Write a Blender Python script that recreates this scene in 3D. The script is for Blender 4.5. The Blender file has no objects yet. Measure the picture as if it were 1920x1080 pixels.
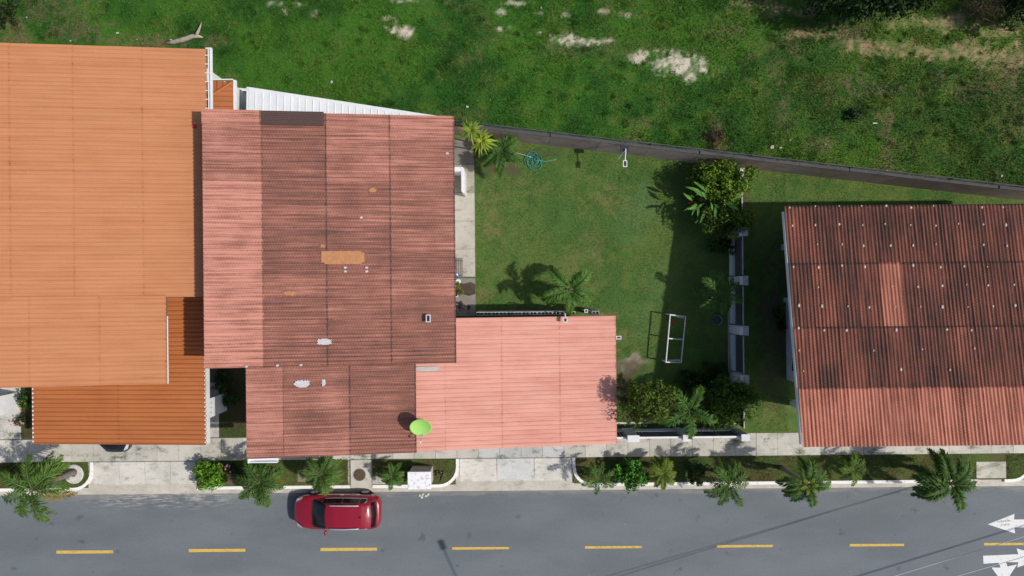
import bpy, math, random
import numpy as np
from mathutils import Vector, Matrix, Euler

R = math.radians
random.seed(7)
rng = np.random.default_rng(7)
sc = bpy.context.scene
COL = sc.collection

# ------------------------------------------------------------------ camera, sky, sun, exposure
H = 36.57            # drone height in metres
S = 35.0             # photo pixels per metre on the ground
TH = R(0.53)         # the street runs half a degree off the picture's horizontal
cam = bpy.data.cameras.new('camera')
cam.lens = 24.0; cam.sensor_width = 36.0; cam.clip_end = 1000; cam.clip_start = 0.5
camo = bpy.data.objects.new('camera', cam); COL.objects.link(camo)
camo.location = (0, 0, H); camo.rotation_euler = (0, 0, -TH)
sc.camera = camo

SUN_EL = 48.0
SUN_AZ = math.atan2(-0.19, 1.0)          # direction towards the sun in the ground plane
sun_vec = Vector((math.cos(R(SUN_EL)) * math.cos(SUN_AZ), math.cos(R(SUN_EL)) * math.sin(SUN_AZ), math.sin(R(SUN_EL))))
world = bpy.data.worlds.new('World'); sc.world = world; world.use_nodes = True
wn = world.node_tree; bg = wn.nodes['Background']
sky = wn.nodes.new('ShaderNodeTexSky'); sky.sky_type = 'NISHITA'; sky.sun_disc = False
sky.sun_elevation = R(SUN_EL); sky.sun_rotation = math.atan2(sun_vec.x, sun_vec.y)
sky.air_density = 1.0; sky.dust_density = 2.0
wn.links.new(sky.outputs[0], bg.inputs[0]); bg.inputs[1].default_value = 0.095
sl = bpy.data.lights.new('sun', 'SUN'); sl.energy = 3.3; sl.angle = R(0.9); sl.color = (1.0, 0.95, 0.88)
so = bpy.data.objects.new('sun', sl); COL.objects.link(so)
so.rotation_euler = sun_vec.to_track_quat('Z', 'Y').to_euler(); so.location = (40, -10, 60)
vs = sc.view_settings; vs.view_transform = 'Standard'; vs.look = 'None'; vs.exposure = 0.07; vs.gamma = 1.0
vs.use_curve_mapping = False
sc.cycles.max_bounces = 6

# ------------------------------------------------------------------ photo pixel -> place
def P(px, py, z=0.0):
    u = (px - 960) / S; v = (540 - py) / S; t = 1 - z / H
    return ((u * math.cos(TH) + v * math.sin(TH)) * t, (-u * math.sin(TH) + v * math.cos(TH)) * t)
def P3(px, py, z=0.0):
    x, y = P(px, py, z); return Vector((x, y, z))

def C(r, g, b):
    f = lambda c: (c / 255) / 12.92 if c <= 10 else (((c / 255) + .055) / 1.055) ** 2.4
    return (f(r), f(g), f(b))

# ------------------------------------------------------------------ materials
def new_mat(name):
    m = bpy.data.materials.new(name); m.use_nodes = True
    nt = m.node_tree; b = nt.nodes['Principled BSDF']
    b.inputs['Specular IOR Level'].default_value = 0.25
    return m, nt, b
class N:
    """small node helper"""
    def __init__(s, nt): s.nt = nt
    def link(s, a, b): s.nt.links.new(a, b)
    def node(s, t): return s.nt.nodes.new(t)
    def pos(s, scale=(1, 1, 1)):
        g = s.node('ShaderNodeNewGeometry'); m = s.node('ShaderNodeVectorMath'); m.operation = 'MULTIPLY'
        s.link(g.outputs['Position'], m.inputs[0]); m.inputs[1].default_value = scale
        return m.outputs[0]
    def noise(s, vec, scale, detail=4, rough=.6):
        n = s.node('ShaderNodeTexNoise'); n.inputs['Scale'].default_value = scale
        n.inputs['Detail'].default_value = detail; n.inputs['Roughness'].default_value = rough
        s.link(vec, n.inputs['Vector']); return n.outputs[0]
    def math(s, op, a, b=None, clamp=False):
        n = s.node('ShaderNodeMath'); n.operation = op; n.use_clamp = clamp
        for i, v in enumerate((a, b)):
            if v is None: continue
            if isinstance(v, (int, float)): n.inputs[i].default_value = v
            else: s.link(v, n.inputs[i])
        return n.outputs[0]
    def rng(s, v, a, b, c=0, d=1):
        n = s.node('ShaderNodeMapRange'); s.link(v, n.inputs[0])
        for i, k in enumerate((a, b, c, d)): n.inputs[i + 1].default_value = k
        n.interpolation_type = 'SMOOTHSTEP'; return n.outputs[0]
    def mix(s, f, a, b, mode='MIX'):
        n = s.node('ShaderNodeMix'); n.data_type = 'RGBA'; n.blend_type = mode
        for i, v in ((0, f), (6, a), (7, b)):
            if isinstance(v, (int, float)): n.inputs[i].default_value = v
            elif isinstance(v, tuple): n.inputs[i].default_value = (*v[:3], 1)
            else: s.link(v, n.inputs[i])
        return n.outputs[2]
    def objcol(s):
        return s.node('ShaderNodeObjectInfo').outputs['Color']
    def objrand(s):
        return s.node('ShaderNodeObjectInfo').outputs['Random']
    def bump(s, h, strength, dist, bsdf):
        b = s.node('ShaderNodeBump'); b.inputs['Strength'].default_value = strength; b.inputs['Distance'].default_value = dist
        s.link(h, b.inputs['Height']); s.link(b.outputs[0], bsdf.inputs['Normal'])

def mat(name, col, col2=None, scale=2.0, rough=.8, var=.18, bump=0.0, metal=0.0, spec=.25, tint=False, coat=0.0):
    m, nt, b = new_mat(name); n = N(nt); p = n.pos()
    n1 = n.rng(n.noise(p, scale, 6, .65), .3, .7)
    n2 = n.noise(p, scale * 9, 4, .7)
    c2 = col2 if col2 else tuple(c * (1 - 1.5 * var) for c in col)
    c = n.mix(n1, col, c2)
    k = n.math('MULTIPLY_ADD', n2, 2 * var); nt.nodes[-1].inputs[2].default_value = 1 - var
    c = n.mix(1.0, c, k, 'MULTIPLY')
    if tint: c = n.mix(1.0, c, n.objcol(), 'MULTIPLY')
    n.link(c, b.inputs['Base Color'])
    b.inputs['Roughness'].default_value = rough; b.inputs['Metallic'].default_value = metal
    b.inputs['Specular IOR Level'].default_value = spec; b.inputs['Coat Weight'].default_value = coat
    if bump: n.bump(n2, bump, .01, b)
    return m

def sheet_mat(name, clean, dirty, dark, along='x', streak=(.28, 9.0), rough=.75, fine=True, lapdirt=.5):
    """painted roof sheet; object colour r = how weathered this sheet is, g = brightness of its paint"""
    m, nt, b = new_mat(name); n = N(nt)
    sc1 = (streak[0], streak[1], 0) if along == 'x' else (streak[1], streak[0], 0)
    st = n.noise(n.pos(sc1), 1.0, 5, .75)
    big = n.noise(n.pos((1, 1, 0)), .55, 5, .6)
    fn = n.noise(n.pos((1, 1, 0)), 14.0, 3, .7)
    sep = n.node('ShaderNodeSeparateColor'); n.link(n.objcol(), sep.inputs[0])
    d = n.math('ADD', n.math('MULTIPLY', st, 1.9), n.math('MULTIPLY', big, .7))
    d = n.math('ADD', d, n.math('MULTIPLY', fn, .35))
    d = n.math('ADD', d, sep.outputs[0])
    tc = n.node('ShaderNodeTexCoord'); gs = n.node('ShaderNodeSeparateXYZ'); n.link(tc.outputs['Generated'], gs.inputs[0])
    lapn = n.noise(n.pos((1, 1, 0)), 5.0, 4, .7)
    lap = n.math('MULTIPLY', n.rng(gs.outputs[0], .965, .985), n.rng(lapn, .30, .60))
    lap2 = n.math('MULTIPLY', n.rng(gs.outputs[1], .045, .02), n.rng(lapn, .45, .70))
    d = n.math('ADD', d, n.math('MULTIPLY', n.math('ADD', lap, n.math('MULTIPLY', lap2, .7)), lapdirt))
    f1 = n.rng(d, 1.25, 1.80); f2 = n.rng(d, 1.68, 2.25)
    c = n.mix(f1, clean, dirty); c = n.mix(f2, c, dark)
    if fine:
        # tile-pressed profile: short dashes of grime along each roll
        br = n.node('ShaderNodeTexBrick'); br.inputs['Scale'].default_value = 1.0
        br.inputs['Brick Width'].default_value = .13; br.inputs['Row Height'].default_value = .177
        br.inputs['Mortar Size'].default_value = .022; br.inputs['Mortar Smooth'].default_value = .6
        br.offset = .5
        sw = n.node('ShaderNodeMapping')
        if along != 'x': sw.inputs['Rotation'].default_value = (0, 0, R(90))
        n.link(n.pos((1, 1, 0)), sw.inputs['Vector']); n.link(sw.outputs[0], br.inputs['Vector'])
        br.inputs['Color1'].default_value = (1, 1, 1, 1); br.inputs['Color2'].default_value = (.9, .9, .9, 1)
        br.inputs['Mortar'].default_value = (.5, .46, .46, 1)
        c = n.mix(n.math('MULTIPLY', n.math('MULTIPLY_ADD', f1, .6), .8), c, n.mix(1.0, c, br.outputs[0], 'MULTIPLY'))
        for q in nt.nodes:
            if q.type == 'MATH' and q.operation == 'MULTIPLY_ADD': q.inputs[2].default_value = .25
    k = n.math('ADD', n.math('MULTIPLY', fn, .26), n.math('MULTIPLY', n.objrand(), .03)); k = n.math('ADD', k, .855)
    c = n.mix(1.0, c, k, 'MULTIPLY')
    gcomb = n.node('ShaderNodeCombineColor')
    for i in range(3): n.link(sep.outputs[1], gcomb.inputs[i])
    c = n.mix(1.0, c, gcomb.outputs[0], 'MULTIPLY')
    n.link(c, b.inputs['Base Color']); b.inputs['Roughness'].default_value = rough
    b.inputs['Specular IOR Level'].default_value = .3
    return m

def attr_mat(name, fine=30.0, var=.35, rough=.9, trans=0.0, tint=False):
    """base colour from the mesh's own colour attribute (plant and soil colours)"""
    m, nt, b = new_mat(name); n = N(nt)
    a = n.node('ShaderNodeAttribute'); a.attribute_name = 'col'
    c = a.outputs['Color']
    if var:
        k = n.math('MULTIPLY_ADD', n.noise(n.pos(), fine, 3, .7), 2 * var); nt.nodes[-1].inputs[2].default_value = 1 - var
        for q in nt.nodes:
            if q.type == 'MATH' and q.operation == 'MULTIPLY_ADD': q.inputs[2].default_value = 1 - var
        c = n.mix(1.0, c, k, 'MULTIPLY')
    if tint: c = n.mix(1.0, c, n.objcol(), 'MULTIPLY')
    n.link(c, b.inputs['Base Color']); b.inputs['Roughness'].default_value = rough
    b.inputs['Specular IOR Level'].default_value = .2
    if trans:
        t = n.node('ShaderNodeBsdfTranslucent'); n.link(c, t.inputs[0])
        ms = n.node('ShaderNodeMixShader'); ms.inputs[0].default_value = trans
        n.link(b.outputs[0], ms.inputs[1]); n.link(t.outputs[0], ms.inputs[2])
        n.link(ms.outputs[0], nt.nodes['Material Output'].inputs[0])
    return m

def asphalt_mat():
    m, nt, b = new_mat('asphalt'); n = N(nt); p = n.pos()
    big = n.noise(n.pos((.35, 1, 1)), .5, 5, .6); fine = n.noise(p, 11, 4, .85); mid = n.noise(p, 4, 5, .65)
    c = n.mix(n.rng(big, .3, .7), (.160, .180, .193), (.130, .147, .159))
    c = n.mix(n.math('MULTIPLY', n.rng(mid, .62, .78), .45), c, (.10, .112, .122))
    # oil drips and patches
    oil = n.noise(p, 1.1, 3, .5); c = n.mix(n.math('MULTIPLY', n.rng(oil, .655, .74), .5), c, (.06, .066, .075))
    # sand washed against the gutter, following the near edge of the carriageway
    g = n.node('ShaderNodeNewGeometry'); sp = n.node('ShaderNodeSeparateXYZ'); n.link(g.outputs['Position'], sp.inputs[0])
    edge = n.rng(n.math('ADD', sp.outputs[1], n.math('MULTIPLY', n.noise(n.pos((.5, 2, 1)), 1.6, 5, .7), 1.5)), -10.45, -10.0)
    c = n.mix(n.math('MULTIPLY', edge, .45), c, (.33, .31, .27))
    wx = n.math('MULTIPLY', n.rng(sp.outputs[0], -24.0, -20.5), n.rng(sp.outputs[0], -14.0, -16.5)); wy = n.rng(sp.outputs[1], -11.95, -11.0)
    wash = n.math('MULTIPLY', n.math('MULTIPLY', wx, wy), n.rng(n.noise(n.pos((.7, 5, 1)), 1.8, 6, .75), .46, .62))
    c = n.mix(n.math('MULTIPLY', wash, .75), c, (.48, .46, .43))
    # crushed pale specks
    vo = n.node('ShaderNodeTexVoronoi'); vo.inputs['Scale'].default_value = 1.3; n.link(p, vo.inputs['Vector'])
    sp2 = n.math('LESS_THAN', vo.outputs['Distance'], .022); c = n.mix(n.math('MULTIPLY', sp2, .8), c, (.42, .42, .4))
    k = n.math('ADD', n.math('MULTIPLY', fine, .62), .70); c = n.mix(1.0, c, k, 'MULTIPLY')
    n.link(c, b.inputs['Base Color']); b.inputs['Roughness'].default_value = .85
    n.bump(fine, .4, .01, b); return m

def concrete_mat(name, col, stain, moss=0.0, tint=True):
    m, nt, b = new_mat(name); n = N(nt); p = n.pos()
    a = n.noise(p, .9, 6, .7); f = n.noise(p, 22, 4, .75); s = n.noise(n.pos((1, 2.2, 1)), 1.7, 6, .7)
    c = n.mix(n.rng(a, .35, .7), col, tuple(x * .8 for x in col))
    c = n.mix(n.math('MULTIPLY', n.rng(s, .52, .70), .65), c, stain)
    if moss: c = n.mix(n.math('MULTIPLY', n.rng(n.noise(n.pos((1, 1.6, 1)), .8, 7, .75), .53, .66), moss), c, (.075, .095, .035))
    k = n.math('ADD', n.math('MULTIPLY', f, .55), .72); c = n.mix(1.0, c, k, 'MULTIPLY')
    if tint: c = n.mix(1.0, c, n.objcol(), 'MULTIPLY')
    n.link(c, b.inputs['Base Color']); b.inputs['Roughness'].default_value = .9; n.bump(f, .3, .01, b)
    return m

def paint_mat(name, col, under, wear=.5, scale=5):
    m, nt, b = new_mat(name); n = N(nt); p = n.pos()
    w = n.noise(p, scale, 6, .8); f = n.noise(p, 45, 3, .8)
    c = n.mix(n.rng(n.math('ADD', w, n.math('MULTIPLY', f, .25)), .92 - wear * .35, 1.0 - wear * .3), col, under)
    k = n.math('ADD', n.math('MULTIPLY', f, .3), .85); c = n.mix(1.0, c, k, 'MULTIPLY')
    n.link(c, b.inputs['Base Color']); b.inputs['Roughness'].default_value = .75
    return m

M = {}
M['asphalt'] = asphalt_mat()
M['concrete'] = concrete_mat('pale_concrete', (.61, .585, .525), (.25, .235, .205), .8)
M['apron'] = concrete_mat('apron_concrete', (.68, .65, .585), (.27, .25, .22), .45)
M['gutter'] = concrete_mat('gutter_concrete', (.58, .54, .46), (.30, .27, .22), .2)
M['path'] = concrete_mat('path_concrete', (.46, .435, .385), (.16, .13, .10), .15)
M['oldwall'] = concrete_mat('old_boundary_concrete', (.44, .365, .335), (.16, .13, .115), .2)
M['block'] = concrete_mat('grey_block', (.46, .46, .44), (.3, .3, .28), 0)
M['kerb'] = paint_mat('white_kerb_paint', (.86, .85, .82), (.50, .47, .42), .6)
M['yellow'] = paint_mat('yellow_road_paint', (.66, .44, .085), (.24, .22, .17), .78, 7)
M['roadwhite'] = paint_mat('white_road_paint', (.74, .74, .73), (.26, .27, .28), .66, 6)
M['white'] = mat('white_render', (.76, .77, .77), (.64, .65, .66), 1.2, .8, .06)
M['whitemetal'] = mat('white_sheet_metal', (.80, .82, .83), (.72, .74, .76), 1.5, .5, .05, spec=.4)
M['peel'] = paint_mat('peeling_white_paint', (.84, .84, .86), (.42, .41, .42), .78, 5)
M['boxgrey'] = mat('grey_plaster', (.50, .45, .42), (.38, .34, .31), 2, .85, .12)
M['soil'] = mat('soil', (.10, .075, .052), (.06, .045, .032), 2, .95, .3)
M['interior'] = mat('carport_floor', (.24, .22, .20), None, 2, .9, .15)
M['deck'] = mat('roof_purlin_wood', (.16, .11, .08), None, 3, .9, .2)
M['old_roof'] = sheet_mat('weathered_red_sheet', (.54, .245, .185), (.305, .128, .092), (.098, .060, .052))
M['pink_roof'] = sheet_mat('faded_pink_sheet', (.68, .340, .268), (.60, .262, .20), (.33, .13, .10), streak=(.25, 3.0), fine=False, lapdirt=.42)
M['orange_roof'] = sheet_mat('orange_painted_sheet', (.555, .244, .114), (.50, .206, .092), (.30, .11, .055), streak=(.2, 4.0), rough=.55, fine=False, lapdirt=.34)
M['lower_orange'] = sheet_mat('burnt_orange_sheet', (.50, .180, .062), (.44, .15, .052), (.32, .10, .04), streak=(.2, 4.0), rough=.5, fine=False, lapdirt=.25)
M['right_roof'] = sheet_mat('dark_weathered_sheet', (.47, .178, .118), (.245, .082, .052), (.050, .028, .023), along='y')
M['leaf'] = attr_mat('leaf', 9.0, .3, .55, .14, tint=True)
M['blade'] = attr_mat('grass_blade', 2.0, .25, .8, .2)
M['turf'] = attr_mat('turf_soil', 16.0, .45, .95)
M['trunk'] = mat('palm_trunk', (.24, .21, .185), (.16, .135, .115), 6, .9, .2)
M['bark'] = mat('bark', (.13, .10, .075), None, 6, .9, .25)
M['drift'] = mat('bleached_wood', (.46, .40, .33), (.28, .23, .18), 5, .9, .25)
M['carred'] = mat('red_car_paint', (.27, .007, .024), (.26, .007, .023), 1, .32, .02, spec=.5, coat=.6)
M['carblack'] = mat('black_car_paint', (.012, .012, .014), None, 1, .25, .02, spec=.5, coat=.8)
M['glass'] = mat('tinted_glass', (.006, .007, .009), None, 1, .12, .02, spec=.35)
M['chrome'] = mat('silver_trim', (.74, .74, .76), None, 3, .3, .05, metal=.5)
M['lamp'] = mat('headlight_lens', (.55, .56, .58), None, 4, .15, .1, spec=.6)
M['tail'] = mat('tail_light_lens', (.30, .01, .012), None, 4, .2, .1, spec=.6)
M['tyre'] = mat('tyre_rubber', (.018, .018, .019), None, 8, .85, .2)
M['plastic'] = mat('black_plastic', (.02, .02, .022), None, 5, .6, .1)
M['green_dish'] = mat('lime_green_paint', (.36, .66, .16), (.34, .62, .15), 3, .6, .05)
M['iron'] = mat('rusty_cover_iron', (.13, .085, .06), (.08, .055, .04), 9, .8, .3)
M['darkslat'] = mat('dark_grey_metal', (.11, .105, .112), None, 4, .6, .12)
M['greyscreen'] = mat('grey_brown_screen', (.13, .115, .118), None, 4, .8, .1)
M['blackscreen'] = mat('black_screen', (.008, .008, .010), None, 4, .9, .1)
M['alu'] = mat('weathered_aluminium', (.45, .45, .44), None, 7, .6, .2, metal=.2)
M['hose'] = mat('teal_hose', (.03, .22, .22), (.05, .30, .29), 6, .5, .15)
M['pvc'] = mat('white_plastic_pipe', (.72, .72, .70), None, 4, .5, .08)
M['solar'] = mat('dark_solar_cell', (.03, .035, .045), None, 6, .4, .1)
M['red'] = mat('red_plastic', (.55, .03, .04), None, 5, .5, .1)
M['teal'] = mat('teal_plastic', (.10, .42, .40), None, 5, .5, .1)
M['water'] = mat('dark_water', (.015, .02, .02), None, 5, .2, .1)
M['greenbin'] = mat('dark_green_plastic', (.012, .06, .045), None, 5, .5, .15)
M['wood'] = mat('grey_bench_wood', (.20, .16, .14), (.13, .105, .095), 8, .8, .2)
M['blue'] = mat('blue_plastic', (.03, .12, .35), None, 5, .4, .1)
M['sealant'] = mat('white_sealant', (.62, .60, .62), (.48, .45, .46), 9, .7, .1)
M['ochre'] = mat('ochre_patch_paint', (.50, .245, .11), (.42, .19, .085), 5, .7, .12)
M['bolt'] = mat('bolt_sealant', (.62, .56, .50), (.45, .36, .30), 12, .8, .2)
M['cable'] = mat('grey_cable', (.50, .51, .52), None, 2, .6, .05)
M['litter'] = mat('pale_litter', (.62, .62, .58), (.45, .45, .42), 9, .8, .15)
M['skin'] = mat('skin', (.36, .19, .125), None, 6, .6, .08)
M['shirt'] = mat('dark_grey_cloth', (.035, .036, .042), None, 12, .9, .2)
M['trousers'] = mat('charcoal_cloth', (.05, .05, .055), None, 12, .9, .2)
M['hair'] = mat('black_hair', (.010, .009, .008), None, 20, .5, .2)
M['pebble'] = mat('white_pebbled_ring', (.66, .64, .60), (.48, .45, .41), 8, .85, .2)
M['flower'] = mat('flower_petal', (.60, .10, .16), (.75, .45, .45), 9, .7, .15)

# ------------------------------------------------------------------ mesh and object helpers
class MB:
    def __init__(s): s.v = []; s.f = []; s.c = []
    def add(s, vs, fs, col=None):
        k = len(s.v); s.v += [tuple(p) for p in vs]; s.f += [tuple(i + k for i in f) for f in fs]
        if col is not None: s.c += [col] * len(vs)
        return s
    def box(s, c, d, rz=0, m=None):
        x, y, z = (q / 2 for q in d)
        vs = [Vector((a * x, b * y, e * z)) for e in (-1, 1) for b in (-1, 1) for a in (-1, 1)]
        q = Matrix.Translation(c) @ (m if m else Matrix.Rotation(rz, 4, 'Z'))
        return s.add([q @ v for v in vs], [(0, 2, 3, 1), (4, 5, 7, 6), (0, 1, 5, 4), (2, 6, 7, 3), (0, 4, 6, 2), (1, 3, 7, 5)])
    def prism(s, poly, z0, z1):
        """z0 / z1: numbers or functions of (x, y)"""
        g = lambda z, x, y: z(x, y) if callable(z) else z
        n = len(poly); b = [(x, y, g(z0, x, y)) for x, y in poly]; t = [(x, y, g(z1, x, y)) for x, y in poly]
        fs = [tuple(range(n - 1, -1, -1)), tuple(range(n, 2 * n))] + [(i, (i + 1) % n, n + (i + 1) % n, n + i) for i in range(n)]
        return s.add(b + t, fs)
    def rect(s, x0, x1, y0, y1, z0, z1): return s.prism([(x0, y0), (x1, y0), (x1, y1), (x0, y1)], z0, z1)
    def tube(s, pts, rad, n=6, cap=True):
        pts = [Vector(p) for p in pts]; rad = rad if isinstance(rad, (list, tuple)) else [rad] * len(pts)
        k = len(s.v); rings = []
        for i, p in enumerate(pts):
            d = (pts[min(i + 1, len(pts) - 1)] - pts[max(i - 1, 0)]).normalized()
            a = d.orthogonal().normalized() if i == 0 else (rings - d * rings.dot(d)).normalized()
            rings = a; b = d.cross(a)
            for j in range(n):
                t = 2 * math.pi * j / n; s.v.append(tuple(p + (a * math.cos(t) + b * math.sin(t)) * rad[i]))
        for i in range(len(pts) - 1):
            for j in range(n):
                q = (j + 1) % n
                s.f.append((k + i * n + j, k + i * n + q, k + (i + 1) * n + q, k + (i + 1) * n + j))
        if cap:
            s.f.append(tuple(k + j for j in range(n - 1, -1, -1))); e = k + (len(pts) - 1) * n
            s.f.append(tuple(e + j for j in range(n)))
        return s
    def lathe(s, prof, c=(0, 0, 0), n=20):
        k = len(s.v)
        for r, z in prof:
            for j in range(n):
                t = 2 * math.pi * j / n; s.v.append((c[0] + r * math.cos(t), c[1] + r * math.sin(t), c[2] + z))
        for i in range(len(prof) - 1):
            for j in range(n):
                q = (j + 1) % n; s.f.append((k + i * n + j, k + i * n + q, k + (i + 1) * n + q, k + (i + 1) * n + j))
        return s
    def mesh(s, name, smooth=False):
        me = bpy.data.meshes.new(name); me.from_pydata(s.v, [], s.f)
        if s.c:
            a = me.color_attributes.new('col', 'FLOAT_COLOR', 'POINT')
            a.data.foreach_set('color', np.array([(*q[:3], 1.0) for q in s.c], dtype=np.float32).ravel())
        if smooth: me.polygons.foreach_set('use_smooth', [True] * len(me.polygons))
        me.update(); return me
    def build(s, name, m, parent=None, smooth=False):
        return link(name, s.mesh(name, smooth), m, parent)

def link(name, me, m=None, parent=None):
    o = bpy.data.objects.new(name, me); COL.objects.link(o)
    if m is not None and len(me.materials) == 0: me.materials.append(M[m] if isinstance(m, str) else m)
    o.parent = parent; return o
def tag(o, label=None, cat=None, group=None, kind=None):
    if label: o['label'] = label
    if cat: o['category'] = cat
    if group: o['group'] = group
    if kind: o['kind'] = kind
    return o
def thing(name, label, cat, loc=(0, 0, 0), rz=0, group=None):
    o = bpy.data.objects.new(name, None); COL.objects.link(o); o.location = loc; o.rotation_euler = (0, 0, rz)
    o.empty_display_size = .3
    return tag(o, label, cat, group)
def copy_tree(o, parent=None):
    c = o.copy(); COL.objects.link(c); c.parent = parent
    for ch in o.children: copy_tree(ch, c)
    return c
def bevel(o, w=.01, seg=2):
    b = o.modifiers.new('bevel', 'BEVEL'); b.width = w; b.segments = seg; b.limit_method = 'ANGLE'; return o

# value noise for laying out soil and grass
_tab = rng.random((8, 256, 256))
def vn(x, y, sc_, k=0):
    x = np.asarray(x) * sc_ + 91.7; y = np.asarray(y) * sc_ + 37.3
    xi = np.floor(x).astype(int); yi = np.floor(y).astype(int); fx = x - xi; fy = y - yi
    fx = fx * fx * (3 - 2 * fx); fy = fy * fy * (3 - 2 * fy); T = _tab[k % 8]
    g = lambda a, b: T[a & 255, b & 255]
    return (g(xi, yi) * (1 - fx) + g(xi + 1, yi) * fx) * (1 - fy) + (g(xi, yi + 1) * (1 - fx) + g(xi + 1, yi + 1) * fx) * fy
def fbm(x, y, sc_, k=0, o=4):
    t = 0; a = .5; w = 0
    for i in range(o): t = t + a * vn(x, y, sc_ * 2.03 ** i, k + i); w += a; a *= .55
    return t / w
sst = lambda v, a, b: (lambda t: t * t * (3 - 2 * t))(np.clip((v - a) / (b - a), 0, 1))

# ------------------------------------------------------------------ the ground and the field
GZ = 0.10
def wall_line(x): return 7.33 - .125 * (np.asarray(x) - 4.27)       # the boundary wall behind the gardens

def blobs(x, y, lst):
    """irregular bare patches: list of photo px, py, rx, ry, strength"""
    m = np.zeros_like(x)
    wob = (fbm(x, y, 1.6, 3, 5) - .5) * 1.7 + (fbm(x, y, 5.5, 5, 3) - .5) * 1.5
    for px, py, rx, ry, st in lst:
        cx, cy = P(px, py, GZ)
        d = ((x - cx) / (rx / S)) ** 2 + ((y - cy) / (ry / S)) ** 2
        m = np.maximum(m, st * sst(1.25 - np.sqrt(d) + wob, 0.0, .75))
    return m
SAND = [(757, 60, 26, 13, 1), (1060, 72, 22, 9, 1), (1105, 78, 34, 9, 1), (1128, 76, 12, 6, 1), (1010, 62, 7, 4, .9), (935, 55, 8, 4, .9),
        (955, 52, 5, 4, .9), (1200, 108, 18, 12, .9), (1258, 118, 38, 18, 1), (1300, 128, 34, 18, 1), (1250, 100, 30, 10, .6),
        (1130, 22, 14, 5, .6), (1175, 30, 16, 6, .5), (940, 22, 14, 6, .7), (970, 6, 24, 5, .7), (515, 8, 16, 5, .5), (530, 22, 14, 6, .5), (590, 25, 9, 7, .5), (760, 2, 30, 3, .7), (560, 8, 12, 4, .5), (725, 35, 10, 4, .4),
        (1060, 28, 10, 5, .5), (1010, 25, 8, 4, .6)]
TRACK = [(1530, 65, 60, 9, .8), (1620, 85, 60, 14, .95), (1700, 92, 80, 16, 1), (1800, 95, 80, 16, 1), (1900, 105, 90, 22, 1), (1700, 40, 50, 16, .9),
         (1780, 45, 70, 20, 1), (1860, 55, 60, 14, .9), (1640, 20, 50, 12, .7), (1500, 22, 50, 10, .7), (1430, 10, 60, 12, .6), (1895, 10, 60, 22, .8)]
DRY = [(20, 60, 50, 40, .9), (70, 25, 60, 30, .6), (140, 55, 60, 25, .7), (130, 15, 60, 20, .6), (220, 75, 50, 14, .6), (290, 80, 60, 12, .7), (160, 10, 40, 16, .5),
       (1665, 228, 22, 24, .8), (1345, 250, 22, 34, .9), (1360, 60, 60, 16, .5), (1480, 85, 60, 22, .45), (1580, 160, 90, 20, .45), (1840, 160, 90, 30, .45),
       (1550, 60, 60, 16, .6), (410, 75, 30, 12, .6), (870, 215, 60, 12, .4), (1190, 230, 40, 10, .5), (1130, 90, 120, 24, .35), (1640, 175, 40, 20, .4), (1900, 240, 60, 30, .4)]
def field_colour(x, y):
    lush = fbm(x, y, .28, 0, 5); mid = fbm(x, y, 1.3, 2, 4); fine = fbm(x, y, 5.5, 4, 3)
    g1 = np.array([.050, .150, .015]); g2 = np.array([.026, .098, .013]); g3 = np.array([.095, .145, .026])
    t = sst(lush * .6 + mid * .4, .36, .62)[..., None]
    c = g1 * t + g2 * (1 - t)
    o = (sst(mid * .5 + fine * .5, .50, .75) * .55)[..., None]; c = c * (1 - o) + g3 * o
    right = np.clip((x - 4) / 22, 0, 1); c = c * (1 + right[..., None] * np.array([.32, -.06, .1]))
    # browner, tired turf towards the track
    dry = np.clip(blobs(x, y, DRY) + sst(fbm(x, y, .5, 5, 5), .60 - .09 * right, .78 - .06 * right) * (.35 + .5 * right), 0, 1)
    d = (dry * sst(fine, .25, .65) * .8)[..., None]
    c = c * (1 - d) + np.array([.170, .125, .072]) * d
    tr = (blobs(x, y, TRACK) * (.35 + .65 * sst(fine, .3, .6)))[..., None]; tr = tr * (.25 + .6 * sst(fbm(x, y, 3.2, 7, 4), .38, .62))[..., None]; c = c * (1 - tr) + np.array([.34, .245, .145]) * tr
    sa = (blobs(x, y, SAND) * (.12 + .80 * sst(fine * .5 + fbm(x, y, 3.0, 6, 4) * .5, .38, .56)))[..., None]; c = c * (1 - sa) + np.array([.60, .53, .43]) * sa
    bare = np.clip(np.maximum.reduce([blobs(x, y, SAND), blobs(x, y, TRACK) * .9, dry * .45]), 0, 1)
    return c, bare
BED = [(1190, 690, 34, 14, .8), (1180, 740, 30, 40, 1), (1200, 780, 50, 26, 1), (900, 320, 12, 14, .5), (925, 315, 20, 10, .9), (962, 318, 14, 9, .9),
       (1290, 770, 60, 40, .8), (1370, 700, 26, 60, .8), (1455, 600, 28, 120, .95), (1450, 700, 30, 60, .7), (1370, 380, 40, 60, .7), (1010, 583, 120, 6, .6), (1020, 285, 60, 8, .4)]
LPALE = [(1205, 378, 36, 30, 1), (1175, 420, 30, 40, .6), (1210, 600, 20, 60, .5), (1240, 540, 30, 50, .4)]
LDRY = [(920, 430, 26, 40, .9), (905, 560, 16, 40, .6), (1140, 375, 40, 26, .7), (1110, 470, 26, 60, .6), (1120, 590, 60, 12, .6), (980, 350, 30, 20, .4), (915, 370, 18, 30, .6),
        (940, 310, 30, 14, .6), (1165, 640, 14, 30, .6), (1450, 780, 50, 20, .4), (1075, 500, 40, 20, .35)]
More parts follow.
